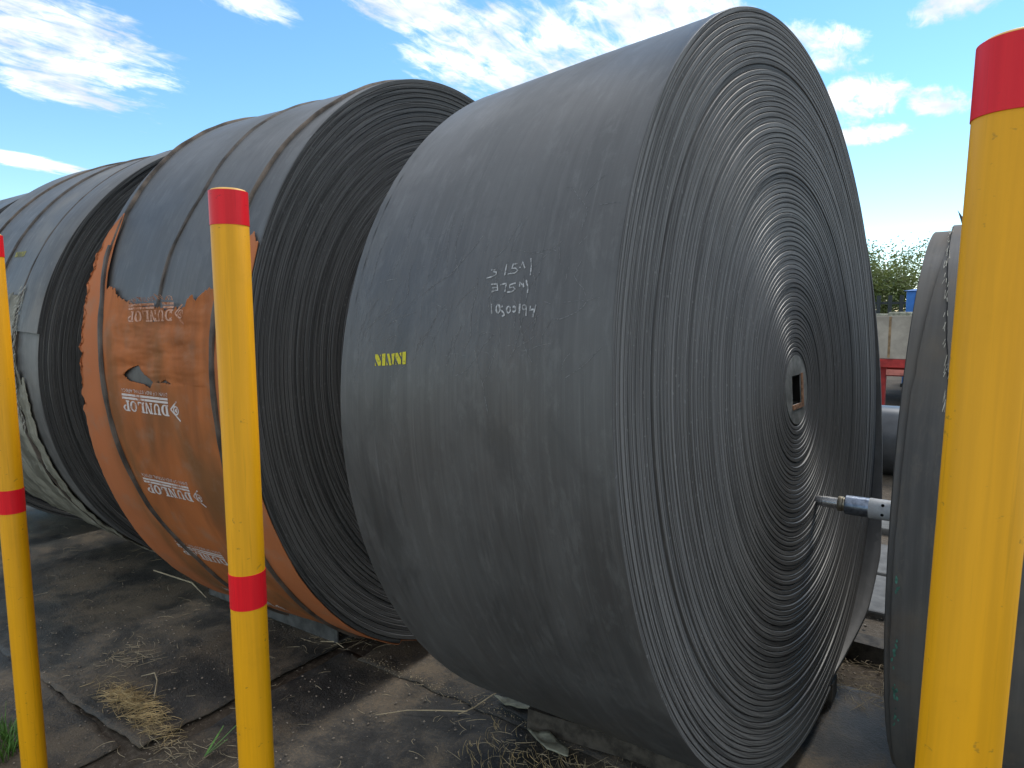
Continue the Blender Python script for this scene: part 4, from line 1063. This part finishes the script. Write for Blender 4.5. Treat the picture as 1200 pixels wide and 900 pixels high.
for x in (-1.6, -0.6):
    for y in (0.35, 2.05):
        w = MB().lathe([(0.0, -0.13), (0.24, -0.13), (0.26, -0.11), (0.40, -0.13), (0.44, -0.08), (0.45, 0.0), (0.44, 0.08), (0.40, 0.13), (0.26, 0.11), (0.0, 0.11)], 36, 'y', (0, 0, 0), cap=False).build('wheel', M['tyre'], tr, (x, y, 0.45), smooth=35)
        MB().lathe([(0.0, -0.135), (0.10, -0.135), (0.22, -0.118), (0.235, -0.112)], 24, 'y', cap=False).build('wheel_rim', M['red_steel'], w, smooth=35)
tag(tr, 'red flatbed trailer with stained beige side panel, seen through the gap', 'trailer')
# loose load on the deck
for i, x in enumerate((1.75, 2.12)):
    o = MB().box(x, x + 0.34, 0.5, 1.2, 0.88, 1.53 + 0.03 * i).build('sack', M['scrap'], bevel=0.03)
    o.location = (-3.0, 10.0, 0.0)
    tag(o, ('pale sack on the trailer deck, left of two', 'pale sack on the trailer deck, right of two')[i], 'sack')
# dark palisade fence
fn = empty('palisade_fence', (-5.0, 19.0, 0.0))
for z in (0.5, 1.75): MB().box(-6, 9, 0.03, 0.07, z, z + 0.07).build('rail', M['fence'], fn)
pm = mesh_py('pale', *(lambda q: (q.V, q.F))(MB().box(-0.05, 0.05, 0, 0.025, 0.05, 2.0)))
for i in range(54): link('pale', pm, M['fence'], fn, (-6 + i * 0.28, 0, 0))
tag(fn, 'dark upright fence in front of the tree', 'fence')
# blue cabin
bc = empty('blue_cabin', (-0.30, 14.0, 0.0))
MB().box(-0.58, 0.58, -0.58, 0.58, 0.08, 1.98).build('cabin_wall', M['blue'], bc, bevel=0.02)
dr = MB().box(-0.42, 0.42, -0.61, -0.582, 0.14, 1.90).build('cabin_door', M['blue'], bc, bevel=0.008)
MB().box(0.28, 0.36, -0.635, -0.612, 1.0, 1.12).build('door_handle', M['fence'], dr)
MB().add([(-0.63, -0.63, 1.98), (0.63, -0.63, 1.98), (0.63, 0.63, 1.98), (-0.63, 0.63, 1.98), (-0.35, -0.35, 2.03), (0.35, -0.35, 2.03), (0.35, 0.35, 2.03), (-0.35, 0.35, 2.03)],
         [(3, 2, 1, 0), (4, 5, 6, 7), (0, 1, 5, 4), (1, 2, 6, 5), (2, 3, 7, 6), (3, 0, 4, 7)]).build('cabin_roof', M['blue'], bc)
MB().box(-0.6, 0.6, -0.6, 0.6, 0.0, 0.078).build('skid', M['fence'], bc)
tag(bc, 'blue cabin beyond the trailer, mostly hidden by the small roll', 'cabin')

def tree(x, y, h, rx, label, seed, leaves=9000):
    r_ = random.Random(seed)
    root = empty('yard_tree', (x, y, 0))
    tk = MB(); tk.tube([(0, 0, -0.1), (0.05, 0.02, h * 0.2), (-0.04, 0.05, h * 0.45), (0.03, 0, h * 0.7)], [0.16, 0.13, 0.10, 0.05], 10)
    tips = []
    for i in range(26):
        a = r_.random() * 6.283; z0 = h * r_.uniform(0.18, 0.62); L = rx * r_.uniform(0.5, 1.0); up = r_.uniform(0.15, 0.9)
        p0 = Vector((0, 0, z0)); p2 = Vector((L * math.cos(a), L * math.sin(a), min(h * 0.97, z0 + L * up))); p1 = (p0 + p2) / 2 + Vector((0, 0, 0.12 * L))
        tk.tube([p0, p1, p2], [0.045, 0.028, 0.010], 6); tips += [p1, p2, (p1 + p2) / 2]
        for k in range(3):
            q = p2 + Vector((r_.gauss(0, 0.25), r_.gauss(0, 0.25), r_.gauss(0.12, 0.2))) * rx * 0.5
            tk.tube([p1.lerp(p2, 0.6), q], [0.012, 0.005], 5); tips.append(q)
    tk.build('trunk', M['bark'], root, smooth=60)
    V = np.zeros((leaves, 4, 3))
    for i in range(leaves):
        t_ = r_.choice(tips); s_ = rx * 0.17
        c = t_ + Vector((r_.gauss(0, s_), r_.gauss(0, s_), r_.gauss(0, s_ * 0.8)))
        d = Vector((r_.gauss(0, 1), r_.gauss(0, 1), r_.gauss(0, 0.7))).normalized(); e = d.cross(Vector((r_.gauss(0, 1), r_.gauss(0, 1), r_.gauss(0, 1)))).normalized()
        L = r_.uniform(0.035, 0.075); w = L * 0.42
        V[i] = [c - d * L, c + e * w, c + d * L, c - e * w]
    cr_ = link('crown', mesh_np('crown', V.reshape(-1, 3), np.arange(leaves * 4).reshape(-1, 4)), M['leaf'], root)
    tag(root, label, 'tree')
tree(-3.3, 24.0, 3.9, 2.0, 'bushy green tree behind the fence, seen through the gap', 5, 30000)
tree(2.8, 30.0, 4.6, 2.2, 'second tree beyond the fence, hidden behind the small roll', 6, 9000)
